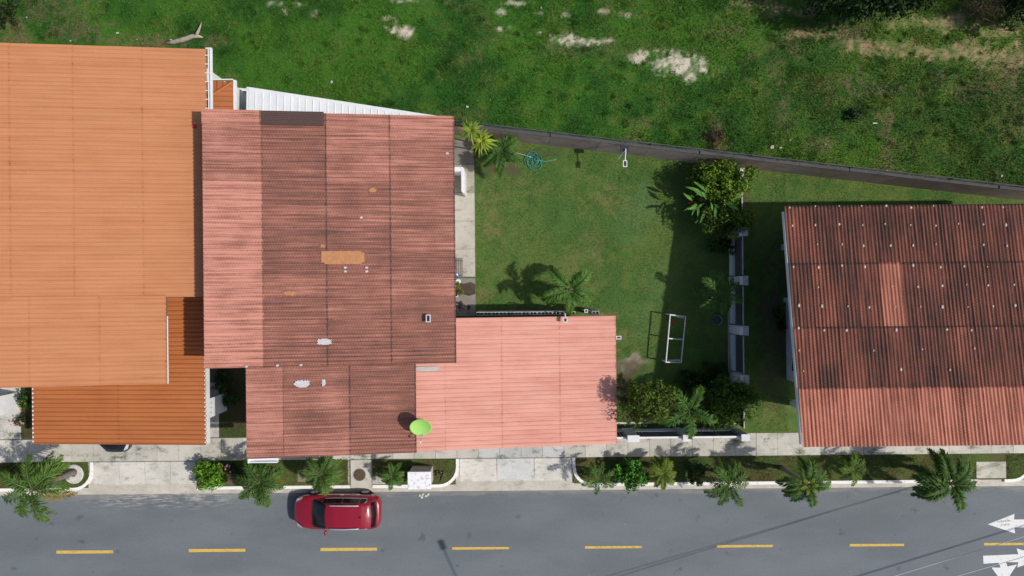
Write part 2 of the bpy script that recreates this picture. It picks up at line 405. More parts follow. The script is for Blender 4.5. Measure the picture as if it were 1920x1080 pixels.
def lawn_colour(x, y):
    a = fbm(x, y, .45, 1, 4); b = fbm(x, y, 2.2, 3, 4); f = fbm(x, y, 8, 5, 2)
    t = sst(a * .5 + b * .5, .38, .62)[..., None]
    c = np.array([.112, .168, .040]) * t + np.array([.072, .145, .032]) * (1 - t)
    p = (blobs(x, y, LPALE) * .6)[..., None]; c = c * (1 - p) + np.array([.098, .185, .066]) * p
    d = (np.clip(blobs(x, y, LDRY), 0, 1) * sst(f * .5 + b * .5, .3, .65) * .75)[..., None]; c = c * (1 - d) + np.array([.215, .180, .075]) * d
    sd = blobs(x, y, [(1190, 678, 26, 14, 1), (1170, 690, 14, 12, .8)])[..., None]; c = c * (1 - sd) + np.array([.27, .23, .17]) * sd
    e = blobs(x, y, BED); ee = (e * .85)[..., None]; c = c * (1 - ee) + np.array([.085, .062, .042]) * ee
    return c, np.clip(np.maximum(e, sd[..., 0]), 0, 1)

def grid_sheet(name, xs, rows, yfun, z, colfun):
    X, Rr = np.meshgrid(xs, rows); Y = yfun(X, Rr); nz = X.shape
    c, _ = colfun(X, Y)
    Z = np.full(nz, z) + (fbm(X, Y, 1.5, 6, 3) - .5) * .03
    v = np.stack([X, Y, Z], -1).reshape(-1, 3)
    i = np.arange(nz[0] * nz[1]).reshape(nz)
    f = np.stack([i[:-1, :-1], i[:-1, 1:], i[1:, 1:], i[1:, :-1]], -1).reshape(-1, 4)
    me = bpy.data.meshes.new(name); me.vertices.add(len(v)); me.vertices.foreach_set('co', v.ravel().astype(np.float32))
    me.loops.add(f.size); me.loops.foreach_set('vertex_index', f.ravel().astype(np.int32))
    me.polygons.add(len(f)); me.polygons.foreach_set('loop_start', np.arange(0, f.size, 4, dtype=np.int32))
    me.update(calc_edges=True)
    a = me.color_attributes.new('col', 'FLOAT_COLOR', 'POINT')
    a.data.foreach_set('color', np.concatenate([c.reshape(-1, 3), np.ones((len(v), 1))], 1).astype(np.float32).ravel())
    return link(name, me, 'turf')

def blades(name, x, y, z, ln, wd, colr, label):
    n = len(x); az = rng.random(n) * 6.2832; lean = .35 + .65 * rng.random(n)
    ca, sa = np.cos(az), np.sin(az)
    b0 = np.stack([x - sa * wd, y + ca * wd, np.full(n, z)], -1); b1 = np.stack([x + sa * wd, y - ca * wd, np.full(n, z)], -1)
    tip = np.stack([x + ca * ln * lean, y + sa * ln * lean, z + ln * np.sqrt(1 - (lean * .9) ** 2)], -1)
    v = np.stack([b0, b1, tip], 1).reshape(-1, 3).astype(np.float32)
    me = bpy.data.meshes.new(name); me.vertices.add(3 * n); me.vertices.foreach_set('co', v.ravel())
    me.loops.add(3 * n); me.loops.foreach_set('vertex_index', np.arange(3 * n, dtype=np.int32))
    me.polygons.add(n); me.polygons.foreach_set('loop_start', np.arange(0, 3 * n, 3, dtype=np.int32))
    me.update(calc_edges=True)
    c = np.repeat(colr, 3, 0); c = np.concatenate([c, np.ones((3 * n, 1))], 1).astype(np.float32)
    a = me.color_attributes.new('col', 'FLOAT_COLOR', 'POINT'); a.data.foreach_set('color', c.ravel())
    return tag(link(name, me, 'blade'), label, 'grass', None, 'stuff')

MB().prism([(-250, -250), (250, -250), (250, 250), (-250, 250)], -.6, -.06).build('ground', 'soil')
tag(bpy.data.objects['ground'], kind='structure')
fx = np.concatenate([np.linspace(-120, -31, 40)[:-1], np.arange(-31, 31.01, .13), np.linspace(31, 120, 40)[1:]])
fr = np.concatenate([np.arange(0, 12.01, .13), np.linspace(12, 120, 50)[1:]])
fld = grid_sheet('grass_field', fx, fr, lambda X, r: np.minimum(wall_line(np.clip(X, -14, 40)), 9.6) + r, GZ, field_colour)
tag(fld, kind='structure')
n = 330000
bx = rng.random(n) * 60 - 30; br = rng.random(n) * 11.5; by = np.minimum(wall_line(np.clip(bx, -14, 40)), 9.6) + .15 + br
cc, bare = field_colour(bx, by); keep = (rng.random(n) > bare * .93) & (by < 17.2)
tall = sst(fbm(bx, by, .9, 2, 4), .35, .65)
ln = (.05 + .08 * rng.random(n)) * (.7 + .6 * tall)
cc = cc * (.92 + .55 * rng.random((n, 1))) * np.array([1.1, 1.0, 1.0])
dead = rng.random(n) < .015 + .06 * np.clip((bx - 2) / 20, 0, 1) * (fbm(bx, by, 1.1, 5, 4) > .48) * 2
cc[dead] = np.array([.24, .175, .10]) * (.6 + .7 * rng.random((dead.sum(), 1)))
# taller weeds standing in clumps
nc = 420; qx = rng.random(nc) * 58 - 29; qy = np.minimum(wall_line(np.clip(qx, -14, 40)), 9.6) + .3 + rng.random(nc) * 8.5; kk = rng.integers(0, nc, 26000)
rad = (.08 + .22 * rng.random(nc))[kk]; an_ = rng.random(26000) * 6.283; wx_ = qx[kk] + rad * np.cos(an_) * rng.random(26000); wy_ = qy[kk] + rad * np.sin(an_) * rng.random(26000)
wc, wb_ = field_colour(wx_, wy_); wc = wc * (.75 + .7 * rng.random(nc))[kk][:, None] * (.8 + .4 * rng.random((26000, 1))) * np.array([1.15, 1.1, 1.0])
wk = wb_ < .6; keepx = np.concatenate([bx[keep], wx_[wk]]); keepy = np.concatenate([by[keep], wy_[wk]])
kln = np.concatenate([ln[keep], .08 + .11 * rng.random(wk.sum())]); kcc = np.concatenate([cc[keep], wc[wk]])
blades('field_grass', keepx, keepy, GZ, kln, .012 + .018 * rng.random(len(keepx)), kcc, 'rough uneven weedy grass covering the open field behind the houses')

lx = np.arange(-3.2, 34, .13); lr = np.linspace(0, 1, 128)
lawn = grid_sheet('lawn', lx, lr, lambda X, r: -7.86 + r * (wall_line(X) + 7.86), GZ - .004, lawn_colour); tag(lawn, kind='structure')
n = 215000
bx = rng.random(n) * 16.6 - 1.9; by = -7.8 + rng.random(n) * 16
bx[190000:] = 14.5 + rng.random(25000) * 14; by[190000:] = 3.3 + rng.random(25000) * 3
cc, bare = lawn_colour(bx, by); keep = (by < wall_line(bx) - .05) & (rng.random(n) > bare) & ~((bx < 5) & (by < -1.4))
cc = cc * (.6 + .8 * rng.random((n, 1)))
blades('lawn_grass', bx[keep], by[keep], GZ - .004, .025 + .04 * rng.random(keep.sum()), np.full(keep.sum(), .011), cc[keep], 'short mown grass of the garden lawn between the two red-roofed houses')

# ------------------------------------------------------------------ street: road, gutter, kerb, pavement
road = MB().rect(-130, 130, -17.05, -10.85, -.3, 0).build('road', 'asphalt'); tag(road, kind='structure')
def flat(poly, z): return MB().prism(poly, z - .003, z)
for a, b, y in ((106, 212, 1035), (354, 460, 1032), (601, 707, 1030), (848, 955, 1028), (1097, 1203, 1026), (1344, 1449, 1024), (1593, 1695, 1022), (1845, 1951, 1020)):
    w = 3.2 if a < 800 else 2.6
    flat([P(a, y + w), P(b, y + w - 1), P(b, y - w), P(a, y - w + .5)], .006).build('centre_line_dash', 'yellow', road)
flat([P(*q) for q in ((1852, 983), (1903, 1000), (1902, 989), (1990, 988), (1990, 973), (1901, 974), (1902, 963.5))], .006).build('straight_arrow', 'roadwhite', road)
flat([P(*q) for q in ((1843, 1042), (1844, 1057), (1872, 1055), (1876, 1064), (1859, 1064), (1882, 1096), (1907, 1058), (1889, 1062), (1886, 1054), (1909, 1054), (1907, 1064), (1962, 1045), (1906, 1028), (1909, 1039))], .006).build('turn_arrow', 'roadwhite', road)
sc_ = MB()                                                            # faint dark scribble on the arrow head
for row, y0 in ((0, 978.5), (1, 984.5)):
    for i in range(9 - 3 * row):
        x0 = 1871 + i * 2.8 + row * 6
        for a in range(2):
            q = P3(x0 + random.uniform(-.6, .6), y0 - i * .3 + random.uniform(-1, 1), .008)
            sc_.box(q, (.018, random.uniform(.06, .11), .002), random.uniform(-.6, .6))
sc_.build('scribble', 'darkslat', road)

gut = MB().rect(-130, 130, -10.85, -10.61, -.3, .012).build('gutter', 'gutter'); tag(gut, kind='structure')
bed = MB().rect(-130, 130, -10.61, -7.86, -.3, .03).build('pavement_bed', 'gutter'); tag(bed, kind='structure')
# kerb stones
kerb = thing('kerb', None, None); tag(kerb, kind='structure')
kerb_me = {}
def kerb_path(pts):
    pts = [Vector((*p, 0)) for p in pts]
    for a, b in zip(pts, pts[1:]):
        L = (b - a).length; k = max(1, round(L / 1.0)) if L > 1.2 else 1
        for i in range(k):
            p = a.lerp(b, i / k); q = a.lerp(b, (i + 1) / k); d = q - p; l = d.length
            key = round(l, 2)
            if key not in kerb_me:
                m_ = MB().prism([(-l / 2 - .0, -.08), (l / 2 - .008, -.08), (l / 2 - .008, .08), (-l / 2, .08)], -.1, .13); kerb_me[key] = m_.mesh('kerb_stone')
            o = link('kerb_stone', kerb_me[key], 'kerb', kerb); o.location = (p + q) / 2 + Vector((0, 0, random.uniform(0, .008)))
            o.rotation_euler = (0, 0, math.atan2(d.y, d.x)); 
def arc(cx, cy, r, a0, a1, n=6): return [(cx + r * math.cos(R(a0 + (a1 - a0) * i / n)), cy + r * math.sin(R(a0 + (a1 - a0) * i / n))) for i in range(n + 1)]
KY = -10.53
kerb_path([(-45, KY)] + arc(-23.5, KY + .95, .95, -90, 0) + [(-22.55, -9.09)])
kerb_path([(-16.9, KY), (-8.75, KY)]); kerb_path([(-7.55, KY)] + arc(-4.0, KY + 1.0, 1.0, -90, 0) + [(-3.0, -9.09)])
kerb_path([(3.2, -9.09)] + arc(4.15, KY + .92, .92, 183, 270) + [(24.8, KY)]); kerb_path([(26.2, KY)] + arc(26.6, KY + 1.0, 1.0, -90, 0) + [(27.6, -9.09)])
kerb_path([(45, -17.3), (-45, -17.3)])

# pavement slabs
pav = thing('pavement', None, None); tag(pav, kind='structure')
slab_me = bevel_me = MB().rect(-.563, .563, -.598, .598, -.06, .035).mesh('paving_slab')
x = -31.0
while x < 31:
    o = link('paving_slab', slab_me, 'concrete', pav); o.location = (x, -8.465, .10 + random.uniform(-.006, .006))
    k = random.uniform(.86, 1.06); o.color = (k, k, k * random.uniform(.96, 1.0), 1)
    o.rotation_euler = (random.uniform(-.003, .003), random.uniform(-.003, .003), 0)
    if -1.6 < x < 2.2: o.color = (k * .95, k * 1.0, k * 1.08, 1)
    x += 1.142
def slabs(name, parent, x0, x1, y0, y1, nx, ny, z0, z1, m, tint=(1, 1, 1), gap=.012, zf=None):
    dx = (x1 - x0) / nx; dy = (y1 - y0) / ny
    for i in range(nx):
        for j in range(ny):
            b = MB(); zz = zf if zf else (lambda X, Y: z1)
            b.rect(x0 + i * dx + gap, x0 + (i + 1) * dx - gap, y0 + j * dy + gap, y0 + (j + 1) * dy - gap, z0, zz)
            o = b.build(name, m, parent); k = random.uniform(.92, 1.05); o.color = (tint[0] * k, tint[1] * k, tint[2] * k, 1)
ap = thing('driveway', None, None); tag(ap, kind='structure')
apz = lambda X, Y: .125 - .115 * max(0, min(1, (-9.08 - Y) / 1.5))
slabs('apron_slab', ap, -22.46, -16.98, -10.6, -9.09, 4, 1, -.1, 0, 'apron', zf=apz)
slabs('apron_slab', ap, -2.9, 3.1, -10.6, -9.09, 3, 1, -.1, 0, 'apron', zf=apz)
ap.children[5].color = (.93, .98, 1.05, 1)
slabs('inspection_slab', ap, -8.72, -7.58, -10.6, -9.09, 1, 1, -.1, .12, 'apron', (.86, .85, .82))
slabs('inspection_slab', ap, -7.56, -6.86, -10.42, -9.98, 1, 1, -.1, .125, 'apron', (.8, .8, .78))
slabs('cover_slab', ap, -11.55, -10.95, -10.25, -9.6, 1, 1, -.1, .125, 'path', (.6, .5, .42))
slabs('brick_pad', ap, -15.4, -14.3, -10.35, -9.45, 3, 3, -.1, .12, 'path', (.38, .26, .22))
slabs('inspection_slab', ap, 24.7, 26.3, -10.4, -9.5, 1, 1, -.1, .12, 'apron', (.8, .8, .74))
# verge turf
def verge_colour(x, y):
    c, b = lawn_colour(x, y); a = fbm(x, y, .9, 2, 4)[..., None]; t = .35 + .65 * sst(a, .35, .62)
    c = c * (1 - t * .85) + np.array([.125, .112, .042]) * t * .85
    d = np.clip((x + 6) / 10, 0, 1)[..., None] * 0
    return c * .8, b * 0
def verge_sheet(x0, x1):
    o = grid_sheet('verge', np.arange(x0, x1, .12), np.linspace(-10.47, -9.07, 13), lambda X, r: r, .104, verge_colour); tag(o, kind='structure')
verge_sheet(-40, -22.62); verge_sheet(-16.9, -8.74); verge_sheet(-7.54, -3.02); verge_sheet(3.2, 40)
n = 60000
bx = rng.random(n) * 58 - 29; by = -10.45 + rng.random(n) * 1.36
kp = ((bx < -22.6) | ((bx > -16.9) & (bx < -8.74)) | ((bx > -7.54) & (bx < -3.05)) | ((bx > 3.25) & ((bx < 24.7) | (bx > 26.3))))
kp &= ~((bx > -4.0) & (bx < -3) & ((bx + 4) ** 2 + (by + 9.53) ** 2 > .85) & (by < -9.53)) & ~((bx > 3.2) & (bx < 4.15) & ((bx - 4.15) ** 2 + (by + 9.61) ** 2 > .72) & (by < -9.61)) & ~((bx > -23.5) & (bx < -22.55) & ((bx + 23.5) ** 2 + (by + 9.58) ** 2 > .75) & (by < -9.58))
kp &= ~((bx > -11.6) & (bx < -10.9) & (by < -9.55)) & ~((bx > -15.45) & (bx < -14.25))
kp &= fbm(bx, by, 1.4, 3, 4) + rng.random(n) * .5 > .58
cc, _ = verge_colour(bx, by); cc = cc * (.7 + .6 * rng.random((n, 1)))
blades('verge_grass', bx[kp], by[kp], .104, .03 + .06 * rng.random(kp.sum()), np.full(kp.sum(), .012), cc[kp], 'patchy grass of the verge strip between the pavement and the white kerb')
# far side of the street (out of the picture)
tag(MB().rect(-130, 130, -60, -17.4, -.3, .08).build('far_verge', 'soil'), kind='structure')

# side yard between the left and the middle house, path beside the middle house, carport floors
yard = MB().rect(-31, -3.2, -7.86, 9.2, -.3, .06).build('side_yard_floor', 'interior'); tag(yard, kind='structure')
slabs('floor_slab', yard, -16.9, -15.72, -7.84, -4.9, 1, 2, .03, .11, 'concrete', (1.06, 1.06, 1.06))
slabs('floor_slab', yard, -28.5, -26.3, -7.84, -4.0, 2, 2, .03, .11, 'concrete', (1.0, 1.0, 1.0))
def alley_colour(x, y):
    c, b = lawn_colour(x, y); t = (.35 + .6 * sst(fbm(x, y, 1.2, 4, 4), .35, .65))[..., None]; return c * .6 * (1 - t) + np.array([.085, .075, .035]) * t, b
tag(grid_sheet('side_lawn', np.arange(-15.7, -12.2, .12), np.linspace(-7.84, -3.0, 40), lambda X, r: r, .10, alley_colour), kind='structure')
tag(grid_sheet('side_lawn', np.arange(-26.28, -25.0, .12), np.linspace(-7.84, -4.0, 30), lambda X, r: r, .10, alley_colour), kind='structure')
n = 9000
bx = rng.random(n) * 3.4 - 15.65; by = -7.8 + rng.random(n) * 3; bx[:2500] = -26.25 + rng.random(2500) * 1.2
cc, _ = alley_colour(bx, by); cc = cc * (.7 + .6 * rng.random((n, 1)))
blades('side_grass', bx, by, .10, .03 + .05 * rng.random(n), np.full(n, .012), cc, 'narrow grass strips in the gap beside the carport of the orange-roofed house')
path = MB().rect(-3.9, -1.93, -1.5, 8.1, -.2, .07).build('garden_path', 'path'); tag(path, kind='structure')
for y0, y1, t in ((-1.48, .55, (.62, .60, .62)), (.62, 2.1, (1.12, 1.13, 1.1)), (2.1, 3.6, (1.08, 1.09, 1.06)), (3.6, 5.1, (1.1, 1.1, 1.06)), (5.1, 6.6, (.86, .84, .8)), (6.6, 8.0, (.55, .55, .56))):
    slabs('path_slab', path, -3.88, -1.95, y0, y1, 1, 1, .0, .135, 'path', t, .008)
# bare wet soil gap in the path
MB().prism([(-3.5, -.22), (-3.1, -.36), (-2.7, -.28), (-2.3, -.40), (-1.96, -.30), (-1.96, .22), (-2.2, .34), (-2.6, .25), (-2.9, .40), (-3.2, .55), (-3.5, .42)], .1, .142).build('soil_patch', 'soil', path)
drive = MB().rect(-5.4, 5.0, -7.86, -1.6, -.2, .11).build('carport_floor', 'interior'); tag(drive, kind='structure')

# ------------------------------------------------------------------ roofs
def sheet_mesh(L, W, ncorr, amp, kind='sine', name='roof_sheet'):
    """L along the rolls (local x, 0..L), W across (local y, 0..W)"""
    prof = []
    if kind == 'sine':
        k = 6
        for i in range(ncorr * k + 1):
            prof.append((W * i / (ncorr * k), amp * math.cos(2 * math.pi * i / k)))
    else:                                                            # ribbed: a flat pan and a narrow raised rib
        p = W / ncorr
        for i in range(ncorr):
            prof += [(p * i, 0), (p * (i + .62), 0), (p * (i + .74), amp), (p * (i + .90), amp)]
        prof.append((W, 0))
    b = MB(); n_ = len(prof)
    b.v = [(0, y, z) for y, z in prof] + [(L, y, z) for y, z in prof]
    b.f = [(i, i + n_, i + n_ + 1, i + 1)[::1] for i in range(n_ - 1)]
    return b.mesh(name, kind == 'sine')
_sheets = {}
def lay(parent, m, x0, x1, y0, y1, ncorr, amp, zfun, axis='x', kind='sine', dirt=.0, bright=1.0, lap=.10):
    """one sheet over the rectangle; rolls run along axis; its low end rides over the sheet below"""
    L, W = (x1 - x0, y1 - y0) if axis == 'x' else (y1 - y0, x1 - x0)
    key = (round(L, 2), round(W, 3), ncorr, amp, kind)
    if key not in _sheets: _sheets[key] = sheet_mesh(L, W, ncorr, amp, kind)
    me = _sheets[key]
    if len(me.materials) and me.materials[0] != M[m]:
        key = key + (m,)
        if key not in _sheets: _sheets[key] = sheet_mesh(L, W, ncorr, amp, kind)
        me = _sheets[key]
    o = link('roof_sheet', me, m, parent)
    if axis == 'x':
        a = Vector((x0, y0, zfun(x0, y0))); ux = Vector((x1, y0, zfun(x1, y0))) - a; uy = Vector((x0, y1, zfun(x0, y1))) - a
    else:
        a = Vector((x1, y0, zfun(x1, y0))); ux = Vector((x1, y1, zfun(x1, y1))) - a; uy = Vector((x0, y0, zfun(x0, y0))) - a
    ux.normalize(); uy = (uy - ux * uy.dot(ux)).normalized(); uz = ux.cross(uy)
    # lap: the low end is lifted
    rise = .022 / L
    lowfirst = zfun(x0, y0) < (zfun(x1, y0) if axis == 'x' else zfun(x0, y1))
    ux2 = (ux + uz * (-rise if lowfirst else rise)).normalized(); uz2 = ux2.cross(uy)
    if lowfirst: a = a + uz * .022
    mm = Matrix((ux2, uy, uz2)).transposed().to_4x4(); mm.translation = a + uz * random.uniform(0, .006)
    o.matrix_world = mm; o.color = (dirt, bright, 0, 1)
    return o

def deck(parent, name, poly, zfun, t=.05, drop=.06, m='deck'):
    return MB().prism(poly, lambda x, y: zfun(x, y) - drop - t, lambda x, y: zfun(x, y) - drop).build(name, m, parent)
def rect_poly(x0, x1, y0, y1): return [(x0, y0), (x1, y0), (x1, y1), (x0, y1)]

# ---- middle house: weathered red roof falling to the right, faded pink carport roof
mid = thing('red_roof_house', 'house with large weathered red corrugated roof and pink carport roof in the middle', 'house', (-6, 0, 0))
def child(o): o.matrix_parent_inverse = Matrix.Translation((6, 0, 0)); return o
MX = 5.09; MS = .125
mz = lambda x, y=0: 2.70 + MS * (MX - x)
def onplane(px, py, a, b):
    u = (px - 960) / S; v = (540 - py) / S
    up = u * math.cos(TH) + v * math.sin(TH); vp = -u * math.sin(TH) + v * math.cos(TH)
    t = (H - a) / (H + b * up); return up * t, vp * t
mid_at = lambda px, py: onplane(px, py, 2.70 + MS * MX, -MS)
MXL, MXR = mid_at(381, 450)[0], mid_at(851, 450)[0]
YT, YM, YB = 8.30, mid_at(600, 686)[1], -7.83
cols = [MXL] + [mid_at(q, 450)[0] for q in (491, 611, 731)] + [MXR]
lcols = [mid_at(461, 780)[0]] + [mid_at(q, 780)[0] for q in (529, 655)] + [mid_at(778, 780)[0]]
def mbuild(b, name, m, par=None): return b.build(name, m, par or mid)
XL = [cols[0], cols[-1]]
mroof = bpy.data.objects.new('roof', MB().prism(rect_poly(MXL + .05, MXR - .05, YM + .05, YT - .05), lambda x, y: mz(x) - .10, lambda x, y: mz(x) - .05).mesh('roof')); COL.objects.link(mroof)
mroof.data.materials.append(M['deck'])
lroof = MB().prism(rect_poly(lcols[0] + .05, lcols[-1] - .05, YB + .05, YM + .1), lambda x, y: mz(x) - .16, lambda x, y: mz(x) - .10).build('front_roof', 'deck')
proof = MB().prism(rect_poly(lcols[-1] - .25, MX - .06, YB + .06, -1.42), lambda x, y: mz(x) - .22, lambda x, y: mz(x) - .17).build('carport_roof', 'deck')
nrow = 11; dy = (YT - YM) / nrow
for ci in range(4):
    for r_ in range(nrow):
        y1 = YT - r_ * dy; y0 = y1 - dy
        dirt = random.uniform(.16, .36); br = random.uniform(.98, 1.03)
        if ci == 0 and r_ >= 3.2: dirt = random.uniform(-1.0, -.80); br = 1.20
        if ci == 0 and r_ == 3: dirt = -.75; br = 1.16
        if ci == 0 and r_ in (1, 2): dirt = .12
        if ci == 0 and r_ == 0: dirt = -.3
        if ci == 3: dirt -= .05; 
        if r_ < 3 and ci >= 2: dirt -= .14
        lay(mroof, 'old_roof', cols[ci], cols[ci + 1] + .09, y0 - .0, y1, 6, .024, lambda x, y: mz(x), dirt=dirt, bright=br)
# the odd sheets along the back edge
lay(mroof, 'old_roof', cols[0], cols[1] + .05, YT - .62, YT + .06, 4, .022, lambda x, y: mz(x) + .06, dirt=-1.0, bright=1.14)
lay(mroof, 'old_roof', cols[1] + .02, cols[2], YT - .62, YT + .05, 4, .022, lambda x, y: mz(x) + .07, dirt=1.05, bright=1.1)
for ci in range(3):
    for r_ in range(4):
        d2 = (YM + .1 - YB) / 4; y1 = YM + .1 - r_ * d2
        dirt = random.uniform(.10, .26) - (.12 if ci == 0 else 0) + (.1 if ci == 2 else 0)
        lay(lroof, 'old_roof', lcols[ci], lcols[ci + 1] + .08, y1 - d2, y1, 6, .024, lambda x, y: mz(x) - .05, dirt=dirt)
pc = [lcols[-1] - .12] + [mid_at(q, 720)[0] for q in (832, 940, 1049)] + [MX]
py0, py1 = YB + .03, onplane(1000, 594, 2.60 + MS * MX, -MS)[1]
for ci in range(4):
    for r_ in range(6):
        d2 = (py1 - py0) / 6; y1 = py1 - r_ * d2
        lay(proof, 'pink_roof', pc[ci], pc[ci + 1] + .08, y1 - d2, y1, 5, .026, lambda x, y: mz(x) - .115, kind='rib', dirt=random.uniform(-.30, -.12), bright=random.uniform(.98, 1.04))
# sealant and paint patches that follow the rolls
def patch(parent, px0, py0, px1, py1, m, seed, off=.035, ragged=.3, name='roof_patch'):
    x0, y1 = mid_at(px0, py0); x1, y0 = mid_at(px1, py1); r = random.Random(seed); b = MB(); nx, ny = 14, 8
    cx, cy = (x0 + x1) / 2, (y0 + y1) / 2
    ins = lambda x, y: (abs((x - cx) / (x1 - cx)) ** (2.2 + 4 * (ragged < .15)) + abs((y - cy) / (y1 - cy)) ** (2.2 + 4 * (ragged < .15))) < 1 + r.uniform(-ragged, ragged)
    idx = {}
    def vid(i, j):
        if (i, j) not in idx:
            x = x0 + (x1 - x0) * i / nx; y = y0 + (y1 - y0) * j / ny
            idx[i, j] = len(b.v); b.v.append((x, y, mz(x) + off))
        return idx[i, j]
    for i in range(nx):
        for j in range(ny):
            if ins(x0 + (x1 - x0) * (i + .5) / nx, y0 + (y1 - y0) * (j + .5) / ny):
                b.f.append((vid(i, j), vid(i + 1, j), vid(i + 1, j + 1), vid(i, j + 1)))
    return b.build(name, m, parent)
patch(mroof, 603, 471, 684, 495, 'ochre', 1, .056, .14)
patch(mroof, 601, 458, 611, 465, 'ochre', 8, .056, .5)
patch(mroof, 532, 546, 556, 555, 'ochre', 9, .056, .5)
patch(mroof, 692, 352, 706, 362, 'ochre', 10, .056, .5)
patch(mroof, 595, 635, 623, 646, 'sealant', 2, .056, .35)
patch(lroof, 551, 713, 582, 726, 'sealant', 3, .01, .35)
patch(lroof, 603, 711, 611, 724, 'sealant', 4, .01, .5)
for i, (a, b_) in enumerate(((648, 502), (648, 509), (688, 502), (688, 509), (678, 408), (521, 685), (565, 684), (463, 687), (839, 288))):
    patch(mroof, a - 3, b_ - 2, a + 3, b_ + 2, 'sealant', 20 + i, .056, .5)
patch(proof, 779, 688, 823, 696, 'boxgrey', 5, -.05, .1)
# walls
wl = MB().prism(rect_poly(-13.7, -3.35, -3.4, 7.7), 0, lambda x, y: mz(x) - .26); mbuild(wl, 'wall', 'white')
wl = MB().prism(rect_poly(-12.0, -5.5, -7.3, -3.41), 0, lambda x, y: mz(x) - .32); mbuild(wl, 'front_wall', 'white')
for px_, py_ in ((4.6, -2.0), (4.6, -7.4), (-1.0, -7.4)):
    mbuild(MB().box((px_, py_, (mz(px_) - .25) / 2), (.22, .22, mz(px_) - .25)), 'carport_post', 'white')
mbuild(MB().rect(MXR - .01, MXR + .03, YM + 1.6, YT - 2.4, mz(MXR) - .30, mz(MXR) - .16), 'eave_board', 'whitemetal')
mbuild(MB().rect(MX - .12, MX - .06, YB + .1, -1.5, mz(MX) - .32, mz(MX) - .23), 'eave_board', 'iron')
# trough on the front left eave
gx0 = P(468, 857, 4.6)[0]; gy0 = YB - .23; gx1 = P(521, 857, 4.6)[0]; g = MB()
g.rect(gx0, gx1, gy0, gy0 + .05, 4.52, 4.70).rect(gx0, gx1, gy0 + .18, gy0 + .22, 4.52, 4.70).rect(gx0, gx1, gy0 + .05, gy0 + .18, 4.52, 4.54).rect(gx0 - .05, gx0 + .02, gy0 - .01, gy0 + .23, 4.51, 4.71)
mbuild(g, 'gutter', 'whitemetal')
for o in (mroof, lroof, proof):
    o.parent = mid
for o in list(mid.children): child(o)
# lean-to of white sheet behind the middle house
lean = thing('white_patio_roof', 'white ribbed metal patio roof wedged behind the red roof', 'patio roof', (-9, 8.6, 0))
lm = Matrix.Translation((9, -8.6, 0))
lz = lambda x, y: 2.95 - .06 * (y - 8)
wa, wb = P(466, 163, 2.85), P(818, 217.5, 2.9)
nrib = 26
for i in range(nrib):
    xa = wa[0] + (wb[0] - wa[0]) * i / nrib; xb = wa[0] + (wb[0] - wa[0]) * (i + 1) / nrib
    ya = wa[1] + (wb[1] - wa[1]) * i / nrib - .12; yb = wa[1] + (wb[1] - wa[1]) * (i + 1) / nrib - .12
    b = MB().prism([(xa, 7.9), (xb - .03, 7.9), (xb - .03, yb), (xa, ya)], lambda x, y: lz(x, y) - .03, lambda x, y: lz(x, y))
    b.prism([(xb - .03, 7.9), (xb, 7.9), (xb, yb), (xb - .03, yb)], lambda x, y: lz(x, y) - .01, lambda x, y: lz(x, y) + .025)
    o = b.build('roof_panel', 'whitemetal', lean); o.matrix_parent_inverse = lm
d = Vector((wb[0] - wa[0], wb[1] - wa[1], 0)); nrm = Vector((-d.y, d.x, 0)).normalized() * .13
g = MB().prism([(wa[0] - .05, wa[1] - .17), (wb[0], wb[1] - .17), (wb[0] + nrm.x, wb[1] + nrm.y - .12), (wa[0] - .05 + nrm.x, wa[1] + nrm.y - .12)], lambda x, y: lz(x, y) - .2, lambda x, y: lz(x, y) + .012)
g.prism([(wa[0] - .1, 7.9), (wa[0] - .012, 7.9), (wa[0] - .012, wa[1]), (wa[0] - .1, wa[1])], lambda x, y: lz(x, y) - .2, lambda x, y: lz(x, y) + .012)
o = g.build('edge_flashing', 'whitemetal', lean); o.matrix_parent_inverse = lm
for t in (.02, .5, .95):
    q = Vector((wa[0], wa[1], 0)) + d * t
    o = MB().box((q.x + .1, q.y - .3, 1.35), (.1, .1, 2.7)).build('post', 'whitemetal', lean); o.matrix_parent_inverse = lm

# ---- left house: orange painted roof
left = thing('orange_roof_house', 'house with bright orange ribbed metal roof and lower carport roof at the left', 'house', (-20, 3, 0))
LI = Matrix.Translation((20, -3, 0))
OXR = P(388, 95, 4.0)[0]; OS = .12
oz = lambda x, y=0: 4.0 + OS * (OXR - x)
or_at = lambda px, py: onplane(px, py, 4.0 + OS * OXR, -OS)
OYT = (or_at(0, 78)[1] + or_at(388, 95)[1]) / 2; OYM = or_at(330, 557)[1]; OYB = or_at(160, 723)[1]; OX2 = or_at(314, 640)[0]
oroof = MB().prism([(-29, OYT - .05), (-29, OYB + .05), (OX2 - .05, OYB + .05), (OX2 - .05, OYM + .05), (OXR - .06, OYM + .05), (OXR - .06, OYT - .05)], lambda x, y: oz(x) - .10, lambda x, y: oz(x) - .05).build('roof', 'deck', left)
oc = [OXR] + [or_at(q, 330)[0] for q in (267, 137, 18)]; oc += [oc[-1] - 3.05, oc[-1] - 6.1]
nr = 12; d1 = (OYT - OYM) / nr
for i in range(len(oc) - 1):
    for r_ in range(nr):
        lay(oroof, 'orange_roof', oc[i + 1], oc[i] + (.08 if i else 0), OYT - (r_ + 1) * d1, OYT - r_ * d1, 5, .022, lambda x, y: oz(x), dirt=random.uniform(-.42, -.28), bright=random.uniform(.985, 1.015))
oc2 = [OX2] + [or_at(q, 640)[0] for q in (187, 55)]; oc2 += [oc2[-1] - 3.0, oc2[-1] - 6.0]
nr = 4; d1 = (OYM - OYB + .08) / nr
